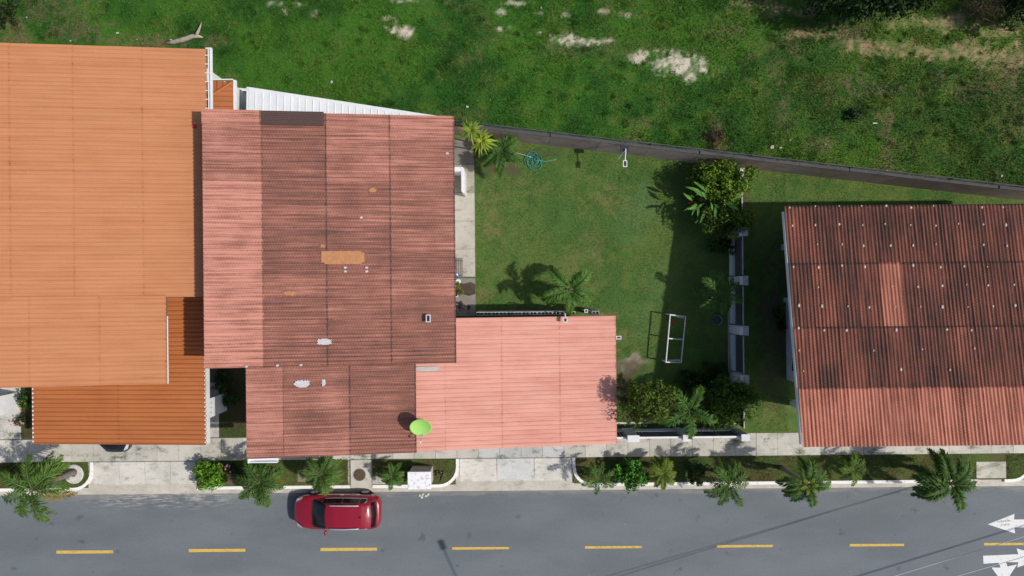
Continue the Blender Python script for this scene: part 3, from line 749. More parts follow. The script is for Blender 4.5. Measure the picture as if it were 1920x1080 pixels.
for i in range(len(oc2) - 1):
    for r_ in range(nr):
        lay(oroof, 'orange_roof', oc2[i + 1], oc2[i] + (.08 if i else 0), OYM + .08 - (r_ + 1) * d1, OYM + .08 - r_ * d1, 5, .022, lambda x, y: oz(x) + .03, dirt=random.uniform(-.42, -.28), bright=random.uniform(.985, 1.015))
o = MB().rect(OX2 - .03, OX2 + .01, OYB, OYM - .9, oz(OX2) - .06, oz(OX2) - .02).build('verge_board', 'whitemetal', left)
# gutter along the low edge with brackets
g = MB().rect(OXR + .02, OXR + .05, P(0, 207, 4)[1] - 1.2, OYT + .04, 3.84, 3.97).rect(OXR + .13, OXR + .20, P(0, 207, 4)[1] - 1.2, OYT + .04, 3.84, 3.985).rect(OXR + .05, OXR + .13, P(0, 207, 4)[1] - 1.2, OYT + .04, 3.84, 3.86).rect(OXR - .08, OXR + .2, OYT + .042, OYT + .09, 3.85, 3.985)
gt = g.build('gutter', 'whitemetal', left)
for i in range(9):
    MB().box((OXR + .03, OYT - .3 - i * .42, 4.06), (.22, .035, .02)).build('bracket', 'whitemetal', gt)
MB().prism(rect_poly(-28.8, OXR - .75, OYM + .3, OYT - .35), 0, lambda x, y: oz(x) - .12).build('wall', 'white', left)
MB().prism(rect_poly(-28.8, OX2 - 1.3, OYB + .3, OYM + .29), 0, lambda x, y: oz(x) - .12).build('front_wall', 'white', left)
# lower carport roof, rising to the right
LXR = -15.16; LXL = P(62, 780, 2.25)[0]; ROT = R(-1.0)
lzf = lambda x, y=0: 2.25 + (x - LXL) * (2.85 - 2.25) / (LXR - LXL)
LYB = P(385, 837, 2.85)[1] + .08; LYT = P(350, 552, 2.7)[1] + .25
lp = bpy.data.objects.new('carport_roof', MB().prism(rect_poly(LXL + .05, LXR - .05, LYB + .06, LYT - .05), lambda x, y: lzf(x) - .10, lambda x, y: lzf(x) - .05).mesh('carport_roof')); COL.objects.link(lp)
lp.data.materials.append(M['deck']); lp.parent = left
nr = 7; d1 = (LYT - LYB) / nr; xm = LXL + (LXR - LXL) * .5
for (xa, xb) in ((LXL, xm), (xm, LXR)):
    for r_ in range(nr):
        lay(lp, 'lower_orange', xa, xb + (.08 if xb < LXR else 0), LYT - (r_ + 1) * d1, LYT - r_ * d1, 5, .052, lambda x, y: lzf(x), dirt=random.uniform(-.42, -.2), bright=random.uniform(.98, 1.02))
MB().rect(LXR - .10, LXR - .04, LYB, LYT, 2.34, lzf(LXR) - .03).build('side_beam', 'white', left)
MB().rect(LXL - .05, LXL + .02, LYB, LYT - .6, lzf(LXL) - .2, lzf(LXL) - .01).build('side_beam', 'whitemetal', left)
pw = P(427, 735); pv = P(426, 769)
MB().rect(pw[0] - .14, pw[0], pv[1], pw[1], .05, 2.33).build('side_pier', 'white', left)
for i in range(3): MB().box((pw[0] + .005, pv[1] + .25 + i * .24, 2.05), (.02, .06, .05)).build('vent', 'darkslat', left)
# small hipped annexe roof
hx0, hx1 = P(392, 180, 3.1)[0], P(438, 180, 3.1)[0]; hyt = P(415, 151, 3.1)[1]; hyb = hyt - 3.2
hz = lambda x: 3.35 - .14 * (x - hx0)
an = MB().prism([(hx0, hyb), (hx1, hyb), (hx1, hyt - .1), (hx0, hyt - .95)], lambda x, y: hz(x) - .08, lambda x, y: hz(x)).build('annexe_roof', 'lower_orange', left)
an.color = (-.35, .88, 0, 1)
k = 0; y = hyb + .12
while y < hyt - .2:
    xs_ = hx0 if y < hyt - .98 else hx0 + (y - (hyt - .95)) / .85 * (hx1 - hx0)
    if xs_ < hx1 - .1:
        o = MB().prism(rect_poly(xs_, hx1, y, y + .05), lambda x, y: hz(x) + .001, lambda x, y: hz(x) + .03).build('roof_rib', 'lower_orange', an); o.color = (.35, .8, 0, 1)
    y += .25
o = MB().prism([(hx0, hyt - .94), (hx1, hyt - .09), (hx0, hyt)], lambda x, y: hz(x) - .12 - .12 * (y - hyt + .95), lambda x, y: hz(x) - .02 - .12 * max(0, y - hyt + .95)).build('hip_end', 'lower_orange', an); o.color = (-.3, .8, 0, 1)
for i in range(4):
    xx = hx0 + .15 + i * .27; ylo = hyt - .94 + (xx - hx0) / (hx1 - hx0) * .85
    o = MB().prism(rect_poly(xx, xx + .045, ylo, hyt - .01), lambda x, y: hz(x) - .02 - .12 * max(0, y - hyt + .95), lambda x, y: hz(x) + .02 - .12 * max(0, y - hyt + .95)).build('roof_rib', 'lower_orange', an); o.color = (.3, .75, 0, 1)
o = MB().tube([(hx0, hyt - .95, hz(hx0) + .03), (hx1, hyt - .1, hz(hx1) + .03)], .06).build('hip_cap', 'lower_orange', an); o.color = (-.3, .9, 0, 1)
MB().rect(hx1, hx1 + .11, hyb, hyt + .02, 2.93, 3.12).build('annexe_gutter', 'whitemetal', left)
MB().rect(hx0, hx1, hyt, hyt + .05, 3.0, 3.2).build('annexe_fascia', 'whitemetal', left)
MB().rect(hx0 + .05, hx1 - .1, hyb, hyt - .12, 0, 2.85).build('annexe_wall', 'white', left)
for o in list(left.children): o.matrix_parent_inverse = LI
# neighbour's pier further left
nb = thing('white_pier', 'tall white rendered wall panel at the left edge beside a shrub', 'wall', (P(40, 752)[0], P(40, 752)[1], 0))
MB().rect(-.14, 0, -.5, .5, .05, 2.35).build('panel', 'white', nb); MB().rect(-.2, .03, -.53, .53, 2.351, 2.42).build('cap', 'white', nb)
# garden wall and bin in the gap behind
gw = thing('white_gap_wall', 'low white wall in the narrow gap beside the annexe', 'wall', (P(452, 185, 1.8)[0], P(452, 185, 1.8)[1], 0))
MB().rect(-.12, .05, -1.6, .55, 0, 1.8).build('wall_panel', 'white', gw); MB().rect(.051, .6, .42, .55, 0, 1.7).build('return_wall', 'white', gw)
bn = thing('rubbish_bin', 'dark green plastic bin standing behind the white patio roof', 'bin', (*P(459, 180, .9), .06))
MB().lathe([(0, 0), (.24, 0), (.30, .9), (.31, .95), (0, .97)], n=14).build('body', 'greenbin', bn); MB().lathe([(.33, .93), (.33, .98), (.2, 1.04), (0, 1.05)], n=14).build('lid', 'greenbin', bn)

# ---- right house: dark weathered roof rising to the street
rgt = thing('dark_red_roof_house', 'white house with dark weathered red roof and pale bolt spots at the right', 'house', (18, -1, 0))
RI = Matrix.Translation((-18, 1, 0))
RX0 = 12.82; RY1, RY0 = 3.77, -7.09; RS = (6.3 - 4.5) / (RY1 - RY0)
rz = lambda x, y: 4.5 + RS * (RY1 - y)
def right_at(px, py):
    u = (px - 960) / S; v = (540 - py) / S
    up = u * math.cos(TH) + v * math.sin(TH); vp = -u * math.sin(TH) + v * math.cos(TH)
    a, c = 4.5 + RS * RY1, -RS
    t = (H - a) / (H + c * vp); return up * t, vp * t
rroof = MB().prism(rect_poly(RX0 + .06, 27.4, RY0 + .06, RY1 - .06), lambda x, y: rz(x, y) - .11, lambda x, y: rz(x, y) - .06).build('roof', 'deck', rgt)
rb = [RY1] + [right_at(1600, q)[1] for q in (491, 611, 725)] + [RY0]
ncol = 14; dw = (27.3 - RX0) / ncol
light = {(1, 4): (-.75, .98)}
for r_ in range(4):
    for i in range(ncol):
        dirt = random.uniform(.38, .54)
        if r_ == 3: dirt = random.uniform(-.85, -.5)
        if r_ == 3 and i == 1: dirt = .0
        if r_ == 3 and i == 7: dirt = -.1
        br = random.uniform(.95, 1.05)
        if r_ == 3: br = 1.16
        if (r_, i) in light: dirt, br = light[r_, i]
        lay(rroof, 'right_roof', RX0 + i * dw, RX0 + (i + 1) * dw, rb[r_ + 1] - .08, rb[r_], 6, .026, rz, axis='y', dirt=dirt, bright=br)
# bolt heads with blobs of sealant, in rows
bolt_me = MB().lathe([(.055, 0), (.05, .02), (.03, .035), (0, .04)], n=8).mesh('roof_bolt')
for py in (388, 421, 459, 499, 536, 575, 617, 655, 695):
    for i in range(20):
        if random.random() < .14 or (py > 640 and random.random() < .45): continue
        px = 1480 + i * 44.6 * (1 + .00012 * (py - 380)) + (py - 385) * .075 + random.uniform(-4, 4)
        x, y = right_at(px, py + random.uniform(-2.5, 2.5))
        if x > 26.5: continue
        o = link('roof_bolt', bolt_me, 'bolt', rroof); k = random.uniform(.6, 1.15); o.location = (x, y, rz(x, y) + .028); o.scale = (k, k * random.uniform(.9, 1.7), 1)
MB().prism(rect_poly(RX0 - .05, RX0 - .005, RY0 + .02, RY1 - .3), lambda x, y: rz(x, y) - .24, lambda x, y: rz(x, y) - .01).build('verge_board', 'whitemetal', rgt)
WX = 14.62; wy0 = P(1472, 711)[1]; wy1 = P(1470, 463)[1]
w = MB().prism(rect_poly(WX + .001, 27.0, wy0, P(1470, 566)[1]), 0, lambda x, y: rz(x, y) - .14).build('wall', 'white', rgt)
w2 = MB().prism(rect_poly(WX + .12, 27.0, P(1470, 566)[1] + .001, RY1 - .5), 0, lambda x, y: rz(x, y) - .14).build('back_wall', 'block', rgt)
MB().rect(WX - .22, WX + .5, wy1 - .18, wy1 + .12, 0, 2.6).build('buttress', 'white', rgt)
MB().rect(WX - .12, WX + .119, P(0, 566)[1] - .4, P(0, 566)[1] - .16, 0, .6).build('step', 'white', rgt)
def house_window(parent, x, y0, y1, z0, z1, inv):
    f = MB().rect(x - .06, x - .01, y0 - .06, y0, z0 - .06, z1 + .06).rect(x - .06, x - .01, y1, y1 + .06, z0 - .06, z1 + .06).rect(x - .06, x - .01, y0, y1, z0 - .06, z0).rect(x - .06, x - .01, y0, y1, z1, z1 + .06).rect(x - .05, x - .012, (y0 + y1) / 2 - .03, (y0 + y1) / 2 + .03, z0, z1).build('window', 'whitemetal', parent)
    f.matrix_parent_inverse = inv
    MB().rect(x - .03, x - .015, y0, y1, z0, z1).build('pane', 'glass', f)
house_window(rgt, WX, P(1480, 700)[1] + .25, P(1480, 640)[1], .9, 2.4, Matrix())
house_window(rgt, WX + .12, .3, 1.9, .9, 2.3, Matrix())
for px_ in (14.9, 20.0, 26.5):
    MB().box((px_, RY0 + .8, (rz(0, RY0 + .8) - .12) / 2), (.25, .25, rz(0, RY0 + .8) - .12)).build('porch_column', 'white', rgt)
for o in list(rgt.children): o.matrix_parent_inverse = RI

# ------------------------------------------------------------------ walls and fences
bw = thing('boundary_wall', 'long weathered grey concrete wall between the gardens and the open field', 'wall', (-2.7, 8.2, 0))
BI = Matrix.Translation((2.7, -8.2, 0))
xa = -13.0; seg = 2.5; i = 0
while xa < 36:
    xb = xa + seg; ya, yb = float(wall_line(xa)), float(wall_line(xb)); h_ = 2.24 + random.uniform(-.04, .04)
    b = MB().prism([(xa + .01, ya - .03), (xb - .01, yb - .03), (xb - .01, yb + .11), (xa + .01, ya + .11)], -.1, h_)
    o = b.build('wall_panel', 'oldwall', bw); k = random.uniform(.9, 1.25); o.color = (k * 1.08, k * .97, k * .92, 1); o.matrix_parent_inverse = BI
    b = MB().prism([(xa + .005, ya - .035), (xb - .005, yb - .035), (xb - .005, yb + .115), (xa + .005, ya + .115)], h_ + .002, h_ + .06)
    o = b.build('coping', 'oldwall', bw); o.color = (.22, .25, .28, 1); o.matrix_parent_inverse = BI
    if i % 2 == 0:
        o = MB().tube([(xa, ya + .135, 0), (xa, ya + .135, 2.70)], .03).build('fence_post', 'darkslat', bw); o.matrix_parent_inverse = BI
    xa = xb; i += 1
for z_ in (2.38, 2.48, 2.58, 2.66):
    w = MB()
    for xq in np.arange(-13, 35.9, .5): pass
    w.tube([(xq, float(wall_line(xq)) + .135 + random.uniform(-.015, .015), z_ + random.uniform(-.02, .02)) for xq in np.arange(-13, 36, .6)], .016, 4)
    o = w.build('barbed_wire', 'darkslat', bw); o.matrix_parent_inverse = BI
# white post where the side fence meets the wall
sp = thing('white_corner_post', 'pale concrete pier top between the boundary wall and the yellow-green shrub', 'post', (*P(1392, 324, 2.0), 0))
MB().rect(-.09, .09, -.24, .24, 0, 1.95).build('shaft', 'white', sp); MB().prism(rect_poly(-.11, .11, -.26, .26), 1.951, 2.01).build('cap', 'white', sp)

# side fence between the gardens: low white wall, white pillars, dark grey pickets
FX = 11.78
sf = thing('side_fence', 'white pillared garden fence with dark grey pickets beside the right house', 'fence', (FX, 0, 0))
FI = Matrix.Translation((-FX, 0, 0))
pys = [5.2, 2.77, .27, -2.28, -4.78, -7.55]
pillar_me = MB().rect(-.2, .2, -.22, .22, 0, 1.85).mesh('pillar'); cap_me = MB().prism(rect_poly(-.03, .22, -.24, .24), 1.855, 1.92).mesh('pillar_cap')
picket_me = MB().rect(-.02, .02, -.03, .03, .56, 1.72).mesh('picket')
for y in pys[:5]:
    o = link('pillar', pillar_me, 'white', sf); o.location = (FX, y, 0); o.matrix_parent_inverse = FI
    c = link('pillar_cap', cap_me, 'boxgrey', o); c.matrix_parent_inverse = Matrix()
for a, b_ in zip(pys, pys[1:]):
    lo, hi = b_ + .28, a - .28
    o = MB().rect(FX - .17, FX + .08, lo, hi, 0, .55).build('plinth', 'white', sf); o.matrix_parent_inverse = FI
    o = MB().rect(FX - .03, FX + .03, lo, hi, 1.721, 1.76).build('top_rail', 'alu', sf); o.matrix_parent_inverse = FI
    o = MB().rect(FX + .021, FX + .029, lo, hi, .56, 1.72).build('screen_panel', 'greyscreen', sf); o.matrix_parent_inverse = FI
    k = int((hi - lo) / .085)
    for i in range(k):
        o = link('picket', picket_me, 'darkslat', sf); o.location = (FX, lo + (i + .5) * (hi - lo) / k, 0); o.matrix_parent_inverse = FI
# front fence: white plinth, pillars, top rail and pickets
ffy = -7.66
ff = thing('front_fence', 'white metal picket fence on a low plinth along the pavement', 'fence', (8.8, ffy, 0)); QI = Matrix.Translation((-8.8, -ffy, 0))
pxs = [6.06, 8.75, 11.72]
for i, x in enumerate(pxs):
    wdt = .27 if i == 0 else (.16 if i == 1 else .18)
    o = MB().rect(x - wdt, x + wdt, ffy - .14, ffy + .14, 0, 2.08).build('pillar', 'white', ff); o.matrix_parent_inverse = QI
    MB().rect(x - wdt - .03, x + wdt + .03, ffy - .17, ffy + .17, 2.081, 2.14).build('pillar_cap', 'white', o).matrix_parent_inverse = Matrix()
wp_me = MB().rect(-.012, .012, -.012, .012, .34, 1.86).mesh('picket')
for lo, hi in ((5.15, 5.79), (6.33, 8.59), (8.91, 11.54)):
    o = MB().rect(lo, hi, ffy - .09, ffy + .09, 0, .33).build('plinth', 'white', ff); o.matrix_parent_inverse = QI
    for z_ in (.42, 1.861):
        o = MB().rect(lo, hi, ffy - .045, ffy + (.045 if z_ > 1 else -.02), z_, z_ + .06).build('rail', 'whitemetal', ff); o.matrix_parent_inverse = QI
    o = MB().rect(lo, hi, ffy - .03, ffy - .02, .40, 1.86).build('screen_panel', 'blackscreen', ff); o.matrix_parent_inverse = QI
    k = int((hi - lo) / .155)
    for i in range(k):
        o = link('picket', wp_me, 'whitemetal', ff); o.location = (lo + (i + .5) * (hi - lo) / k, ffy, 0); o.matrix_parent_inverse = QI
eg = MB().rect(5.2, 7.3, -7.30, -7.2, 0, .2).build('bed_edging', 'concrete'); tag(eg, 'low pale concrete edging of the planted bed behind the front fence', 'edging')

# wall of hollow blocks at the edge of the carport
hb = thing('block_wall', 'grey hollow-block wall with open cells along the pink roof edge', 'wall', (.8, -1.33, 0)); HI = Matrix.Translation((-.8, 1.33, 0))
hy = P(1000, 587.5, 2.2)[1]
def block_mesh(L=.37, W=.17, h=.18):
    b = MB(); t = .028
    b.rect(0, L, -W / 2, -W / 2 + t, 0, h).rect(0, L, W / 2 - t, W / 2, 0, h)
    for x in (0, L / 2 - t / 2, L - t): b.rect(x, x + t, -W / 2 + t, W / 2 - t, 0, h)
    return b.mesh('hollow_block')
blk = block_mesh(); hx = P(893, 588, 2.2)[0]
o = MB().rect(hx, P(1060, 588, 2.2)[0], hy - .08, hy + .08, 0, 1.24).build('wall_body', 'block', hb); o.matrix_parent_inverse = HI
i = 0
while hx + i * .385 < P(1070, 588, 2.2)[0]:
    for cz in range(5):
        o = link('hollow_block', blk, 'block', hb); o.location = (hx + i * .385, hy, 2.0 - cz * .19); o.matrix_parent_inverse = HI
        k = random.uniform(.8, 1.15) * (1.25 if cz == 0 else 1); o.color = (k, k, k, 1)
    i += 1
sb_ = tag(link('concrete_block', blk, 'white'), 'pale hollow block lying at the right end of the block wall', 'block'); sb_.location = (P(1109, 588, 2.0)[0], hy, 1.99)
pst = tag(MB().rect(P(1108, 588, 2.0)[0] - .0, P(1123, 588, 2)[0], hy - .1, hy + .1, .0, 1.985).build('block_pier', 'block'), 'grey block pier carrying the pale block by the carport corner', 'pier')

# L-shaped utility wall beside the path
uw = thing('utility_wall', 'white L-shaped screen wall standing on the garden path against the house', 'wall', (-2.9, 6, 0)); UI = Matrix.Translation((2.9, -6, 0))
ux0, uy = P(850, 317, 1.5); ux1 = P(871, 317, 1.5)[0]; uyb = P(870, 362, 1.5)[1]
MB().rect(-3.34, ux1 - .17, uy - .12, uy + .1, .1, 1.5).build('end_panel', 'white', uw).matrix_parent_inverse = UI
MB().prism([(ux1 - .17, uyb + .1), (ux1 - .05, uyb - .02), (ux1, uyb), (ux1, uy - .05), (ux1 - .08, uy + .1), (ux1 - .17, uy + .1)], .1, 1.52).build('long_panel', 'white', uw).matrix_parent_inverse = UI

# ------------------------------------------------------------------ plants
def frond_mesh(seed, a0, d0, n=25, wide=.25, plume=2, col=((.045, .120, .022), (.125, .220, .035))):
    """feather frond, unit length along +x; diamonds for leaflets"""
    r = random.Random(seed); b = MB(); cv = lambda s: Vector((s * (1 - .12 * s * d0), 0.06 * math.sin(s * 2 + seed) * s, a0 * s - d0 * s * s))
    base, tip = Vector(col[0]), Vector(col[1])
    for i in range(n):
        s = .13 + .87 * i / (n - 1); p = cv(s); T = (cv(min(1, s + .02)) - cv(s - .02)).normalized()
        Lf = wide * (math.sin(math.pi * min(1, s * .86 + .10)) ** .7 * .95 + .12)
        for sd in (-1, 1):
            for q in range(plume):
                ph = R(72 - 46 * s + r.uniform(-9, 9)); el = R(r.uniform(-38, 8) if q == 0 else r.uniform(5, 42) - 25 * s)
                side = Vector((0, sd, 0)); up = T.cross(Vector((0, 1, 0))) * -1
                if up.z < 0: up = -up
                d = (T * math.cos(ph) + side * math.sin(ph)).normalized() * math.cos(el) + up * math.sin(el)
                l = Lf * r.uniform(.55, 1.25); w = .0165 * r.uniform(.7, 1.25)
                nn = d.cross(up).normalized() * w; sag = Vector((0, 0, -l * .22))
                k = r.uniform(.65, 1.2); cb = base * k; ct = (base.lerp(tip, min(1, s * .8 + .25))) * k
                kk = len(b.v); m_ = p + d * l * .5
                b.v += [tuple(p), tuple(m_ + nn), tuple(p + d * l + sag), tuple(m_ - nn)]; b.f.append((kk, kk + 1, kk + 2, kk + 3))
                b.c += [tuple(cb), tuple(cb.lerp(ct, .6)), tuple(ct), tuple(cb.lerp(ct, .6))]
    k = len(b.v); b.tube([cv(i / 8) for i in range(9)], [.020 - .0018 * i for i in range(9)], 4); b.c += [(.11, .15, .05)] * (len(b.v) - k)
    return b.mesh('frond')
FR = [frond_mesh(i, a, d) for i, (a, d) in enumerate(((.62, .75), (.48, .85), (.75, .8), (.35, .8), (.9, .75), (.2, .75)))]
FINE = [frond_mesh(20 + i, a, d, 32, .25, 3) for i, (a, d) in enumerate(((.7, .9), (.5, .95), (.9, .9), (.3, .9)))]
for me in FR + FINE: me.materials.append(M['leaf'])

def palm(label, px, py, h, L, azs, tint=(1, 1, 1), tr=.11, meshes=None, up=None, group=None, trunk='trunk', jit=8, bend=.0, z0=.1, crownshaft=True):
    """px, py: crown centre in the photo, h its height; azs: frond bearings in degrees, 0 = right, 90 = up in the photo"""
    x, y = P(px, py, h); meshes = meshes or FR; rr = random.Random(int(px * 7 + py))
    t = thing('palm_tree', label, 'palm', (x, y, z0), 0, group)
    hh = h - z0; k = 9
    pts = [Vector((bend * math.sin(i / k * 3.1), 0, hh * i / k)) for i in range(k + 1)]
    tb = MB().tube(pts, [tr * (1.35 if i == 0 else 1.0 - .35 * i / k + (.06 if i % 2 else 0)) for i in range(k + 1)], 9); tb.build('trunk', trunk, t, True)
    if crownshaft and h > 2:
        cs = MB().tube([(0, 0, hh - .25), (0, 0, hh), (0, 0, hh + .18)], [tr * .72, tr * .66, .02], 8); cs.c = [(.10, .17, .05)] * len(cs.v); cs.build('crownshaft', 'leaf', t, True)
    for i, az in enumerate(azs):
        kx = 1.0
        if isinstance(az, tuple): az, kx = az[0], az[1]
        o = link('frond', meshes[(i if up is None else up[i % len(up)]) % len(meshes)], None, t)
        o.location = (0, 0, hh); o.rotation_euler = (R(rr.uniform(-14, 14)), R(rr.uniform(-6, 6)), R(az + rr.uniform(-jit, jit)))
        s = L * kx * rr.uniform(.93, 1.07); o.scale = (s, s, s)
        c = rr.uniform(.85, 1.15); o.color = (tint[0] * c, tint[1] * c, tint[2] * c, 1)
    return t
ring = lambda n, o=0: [o + 360 * i / n for i in range(n)]

palm('tall palm leaning from a white pebbled ring at the left end of the verge', 60, 918, 3.3, 1.75, [100, 30, 12, 60, 150, 175, 200, 235, 255, 285, 300, 80], (1.15, 1.05, 1.0), .16)
bf = bpy.data.objects['palm_tree']
o = link('frond', FR[5], None, bf); o.location = (0, 0, 3.1); o.rotation_euler = (0, R(10), R(-28)); o.scale = (1.75,) * 3; o.color = (2.6, 1.0, .6, 1)
tag(o, 'brown dying frond')
palm('dense dark palm drooping over the kerb left of the red car', 486, 903, 2.5, 1.35, ring(13, 10) + [250, 270, 290, 230], (.95, .95, .9), .1)
palm('feathery palm touching the bonnet of the red car', 602, 888, 2.6, 1.15, ring(12, 5) + [270, 250, 290, 310], (1.2, 1.05, 1.1), .09, FINE)
palm('short wispy palm in the verge between manhole and white box', 735, 893, 1.3, .82, ring(9, 20), (1.15, 1.1, 1.1), .06, FINE)
palm('small open palm at the corner of the pink-roofed driveway', 1122, 896, 1.7, .95, [20, 60, 125, 160, 200, 235, 265, 300, 330], (1.0, 1.05, .95), .06)
palm('young yellow-green palm beside the leafy shrub on the verge', 1243, 888, 1.5, .9, ring(9, 80) + [90, 75, 110, 270], (1.9, 1.35, .9), .06, FINE)
palm('dark broad palm on the verge behind the dark shrub', 1366, 906, 2.5, 1.3, [20, 50, 75, 100, 140, 170, 200, 225, 245, 265, 300, 340], (.95, .95, .85), .09)
p8 = palm('palm with pale green heart and six thick fronds on the verge', 1512, 908, 3.2, 1.3, [78, 95, 8, -10, 20, -62, -75, 225, 208, 240, 165, 178], (.95, .95, .85), .11, FINE)
for i, az in enumerate((10, 60, 130, 200, 260, 320)):
    o = link('frond', FR[4], None, p8); o.location = (0, 0, 3.15); o.rotation_euler = (0, R(-25), R(az)); o.scale = (.55,) * 3; o.color = (2.2, 1.5, .9, 1)
palm('bright green knee-high palm on the verge below the right house', 1600, 880, 1.1, .95, [25, 70, 95, 150, 175, 235, 275, 300, 350], (1.5, 1.3, 1.0), .05)
palm('large palm with bushy fronds over the kerb near the white arrows', 1781, 907, 3.1, 1.65, [95, 60, 45, 20, -10, -15, -75, -60, 195, 205, 215, 160, 172, 110], (.92, .92, .85), .12, FINE)
palm('green palm standing on the sunny lawn by the block wall', 1067, 543, 2.6, 1.5, [(133, 1.05), (54, 1), (44, .95), (-20, 1), (-36, .95), (-88, .95), (200, 1), (216, 1)], (1.05, 1.1, .95), .1, FINE)
palm('dark palm beside the two yellow rosette plants and the hose', 938, 283, 1.7, 1.35, [(125, .9), (52, 1), (42, .95), (-25, 1), (-35, 1), (-85, 1), (-95, .9), (208, 1), (218, .95), (10, .6)], (.8, .9, .8), .09, FINE)
palm('shaded palm beside the white pillared side fence', 1350, 550, 2.0, 1.25, ring(11, 15), (.85, .95, .85), .09)
palm('large palm rising through the front fence between two bushes', 1291, 770, 2.7, 1.55, [(55, 1.05), (48, .9), (125, 1), (135, .8), (205, 1), (215, .9), (-90, 1), (-98, .9), (-25, 1), (-15, .8), (170, .6), (80, .6)], (.85, .98, .85), .11)

for lb, az in (('dense dark palm drooping over the kerb left of the red car', (-70, -110, -20)), ('large palm with bushy fronds over the kerb near the white arrows', (-20, 185)), ('dark broad palm on the verge behind the dark shrub', (235,)), ('large palm rising through the front fence between two bushes', (-60,))):
    for t in list(COL.objects):
        if t.get('label') == lb:
            top = max(c.location.z for c in t.children)
            for a in az:
                o = link('frond', FR[5], None, t); o.location = (0, 0, top); o.rotation_euler = (0, R(14), R(a)); o.scale = (1.25,) * 3; o.color = (2.3, 1.05, .7, 1)
def rosette(name, label, px, py, h, L, n, cols_, w=.05, cat='plant', z0=.1, layers=3, par=None):
    x, y = P(px, py, h); t = thing(name, label, cat, (x, y, z0)); hh = h - z0; rr = random.Random(int(px))
    MB().tube([(0, 0, 0), (.02, .01, hh * .5), (0, 0, hh)], [.05, .04, .035], 6).build('stem', 'bark', t)
    b0 = MB()
    for v_ in range(2):
        b = MB(); el = (.55, .95)[v_]; pts = []
        for i in range(6):
            s = i / 5; pts.append(Vector((s * math.cos(el) + .1 * s * s, 0, math.sin(el) * s - .75 * s * s)))
        for i, p in enumerate(pts):
            ww = w / L * math.sin(math.pi * (.12 + .86 * i / 5)) * 1.0
            b.v += [tuple(p + Vector((0, ww, .02))), tuple(p), tuple(p + Vector((0, -ww, .02)))]
            e, m_ = cols_; b.c += [e, m_, e]
        for i in range(5):
            k = i * 3; b.f += [(k, k + 1, k + 4, k + 3), (k + 1, k + 2, k + 5, k + 4)]
        me = b.mesh('leaf'); me.materials.append(M['leaf'])
        for i in range(n):
            o = link('leaf', me, None, t); o.location = (0, 0, hh - .1 * rr.random()); s = L * rr.uniform(.75, 1.1) * (1 if v_ == 0 else .85); o.scale = (s, s, s)
            o.rotation_euler = (rr.uniform(-.15, .15), rr.uniform(-.25, .2), 6.283 * (i + .5 * v_ + rr.uniform(-.25, .25)) / n); c = rr.uniform(.75, 1.2); o.color = (c, c, c, 1)
    return t
YEL = ((.30, .36, .04), (.10, .20, .02))
rosette('rosette_plant', 'yellow-green strap-leaved rosette nearest the boundary wall', 883, 244, 3.0, .80, 17, YEL, .045)
rosette('rosette_plant', 'brighter yellow strap-leaved rosette next to the dark palm', 904, 265, 2.8, .82, 20, ((.38, .44, .04), (.15, .26, .02)), .05)

def crown_mesh(seed, rx, ry, rz_, n, size, c0, c1, clumps=26, flat_=.28, gap=.0, aspect=.45, lo=-.6):
    """leaves as folded diamonds gathered in clumps through an uneven volume"""
    r = np.random.default_rng(seed)
    d = r.normal(size=(clumps, 3)); d /= np.linalg.norm(d, axis=1, keepdims=True); d[:, 2] = np.where(d[:, 2] < lo, -d[:, 2], d[:, 2])
    cen = d * (r.uniform(.35, 1.08, (clumps, 1))) * np.array([rx, ry, rz_])
    sz = r.uniform(.22, .42, clumps)
    k = r.integers(0, clumps, n); off = r.normal(size=(n, 3)); off /= np.linalg.norm(off, axis=1, keepdims=True)
    off *= (r.random((n, 1)) ** .4) * sz[k][:, None] * np.array([rx, ry, rz_ * .9])
    p = cen[k] + off
    out = np.linalg.norm(p / np.array([rx, ry, rz_]), axis=1)
    nrm = off / np.linalg.norm(off, axis=1, keepdims=True) * .95 + r.normal(size=(n, 3)) * .45 + np.array([0, 0, flat_]); nrm /= np.linalg.norm(nrm, axis=1, keepdims=True)
    t = np.cross(nrm, r.normal(size=(n, 3))); t /= np.linalg.norm(t, axis=1, keepdims=True); u = np.cross(nrm, t)
    s = size * r.uniform(.5, 1.6, (n, 1))
    a = p - t * s * .5; c = p + t * s * .5; b1 = p + u * s * aspect * .5 + nrm * s * .08; b2 = p - u * s * aspect * .5 + nrm * s * .08
    v = np.stack([a, b1, c, b2], 1).reshape(-1, 3)
    f = np.arange(4 * n).reshape(n, 4)
    cl = r.uniform(.42, 1.45, clumps)[k][:, None] * r.uniform(.75, 1.25, (n, 1))
    mixv = np.clip(r.normal(.45, .3, (n, 1)), 0, 1)
    col = (np.array(c0) * (1 - mixv) + np.array(c1) * mixv) * cl
    me = bpy.data.meshes.new('crown'); me.from_pydata(v.tolist(), [], f.tolist())
    at = me.color_attributes.new('col', 'FLOAT_COLOR', 'POINT'); at.data.foreach_set('color', np.concatenate([np.repeat(col, 4, 0), np.ones((4 * n, 1))], 1).astype(np.float32).ravel())
    me.materials.append(M['leaf']); return me
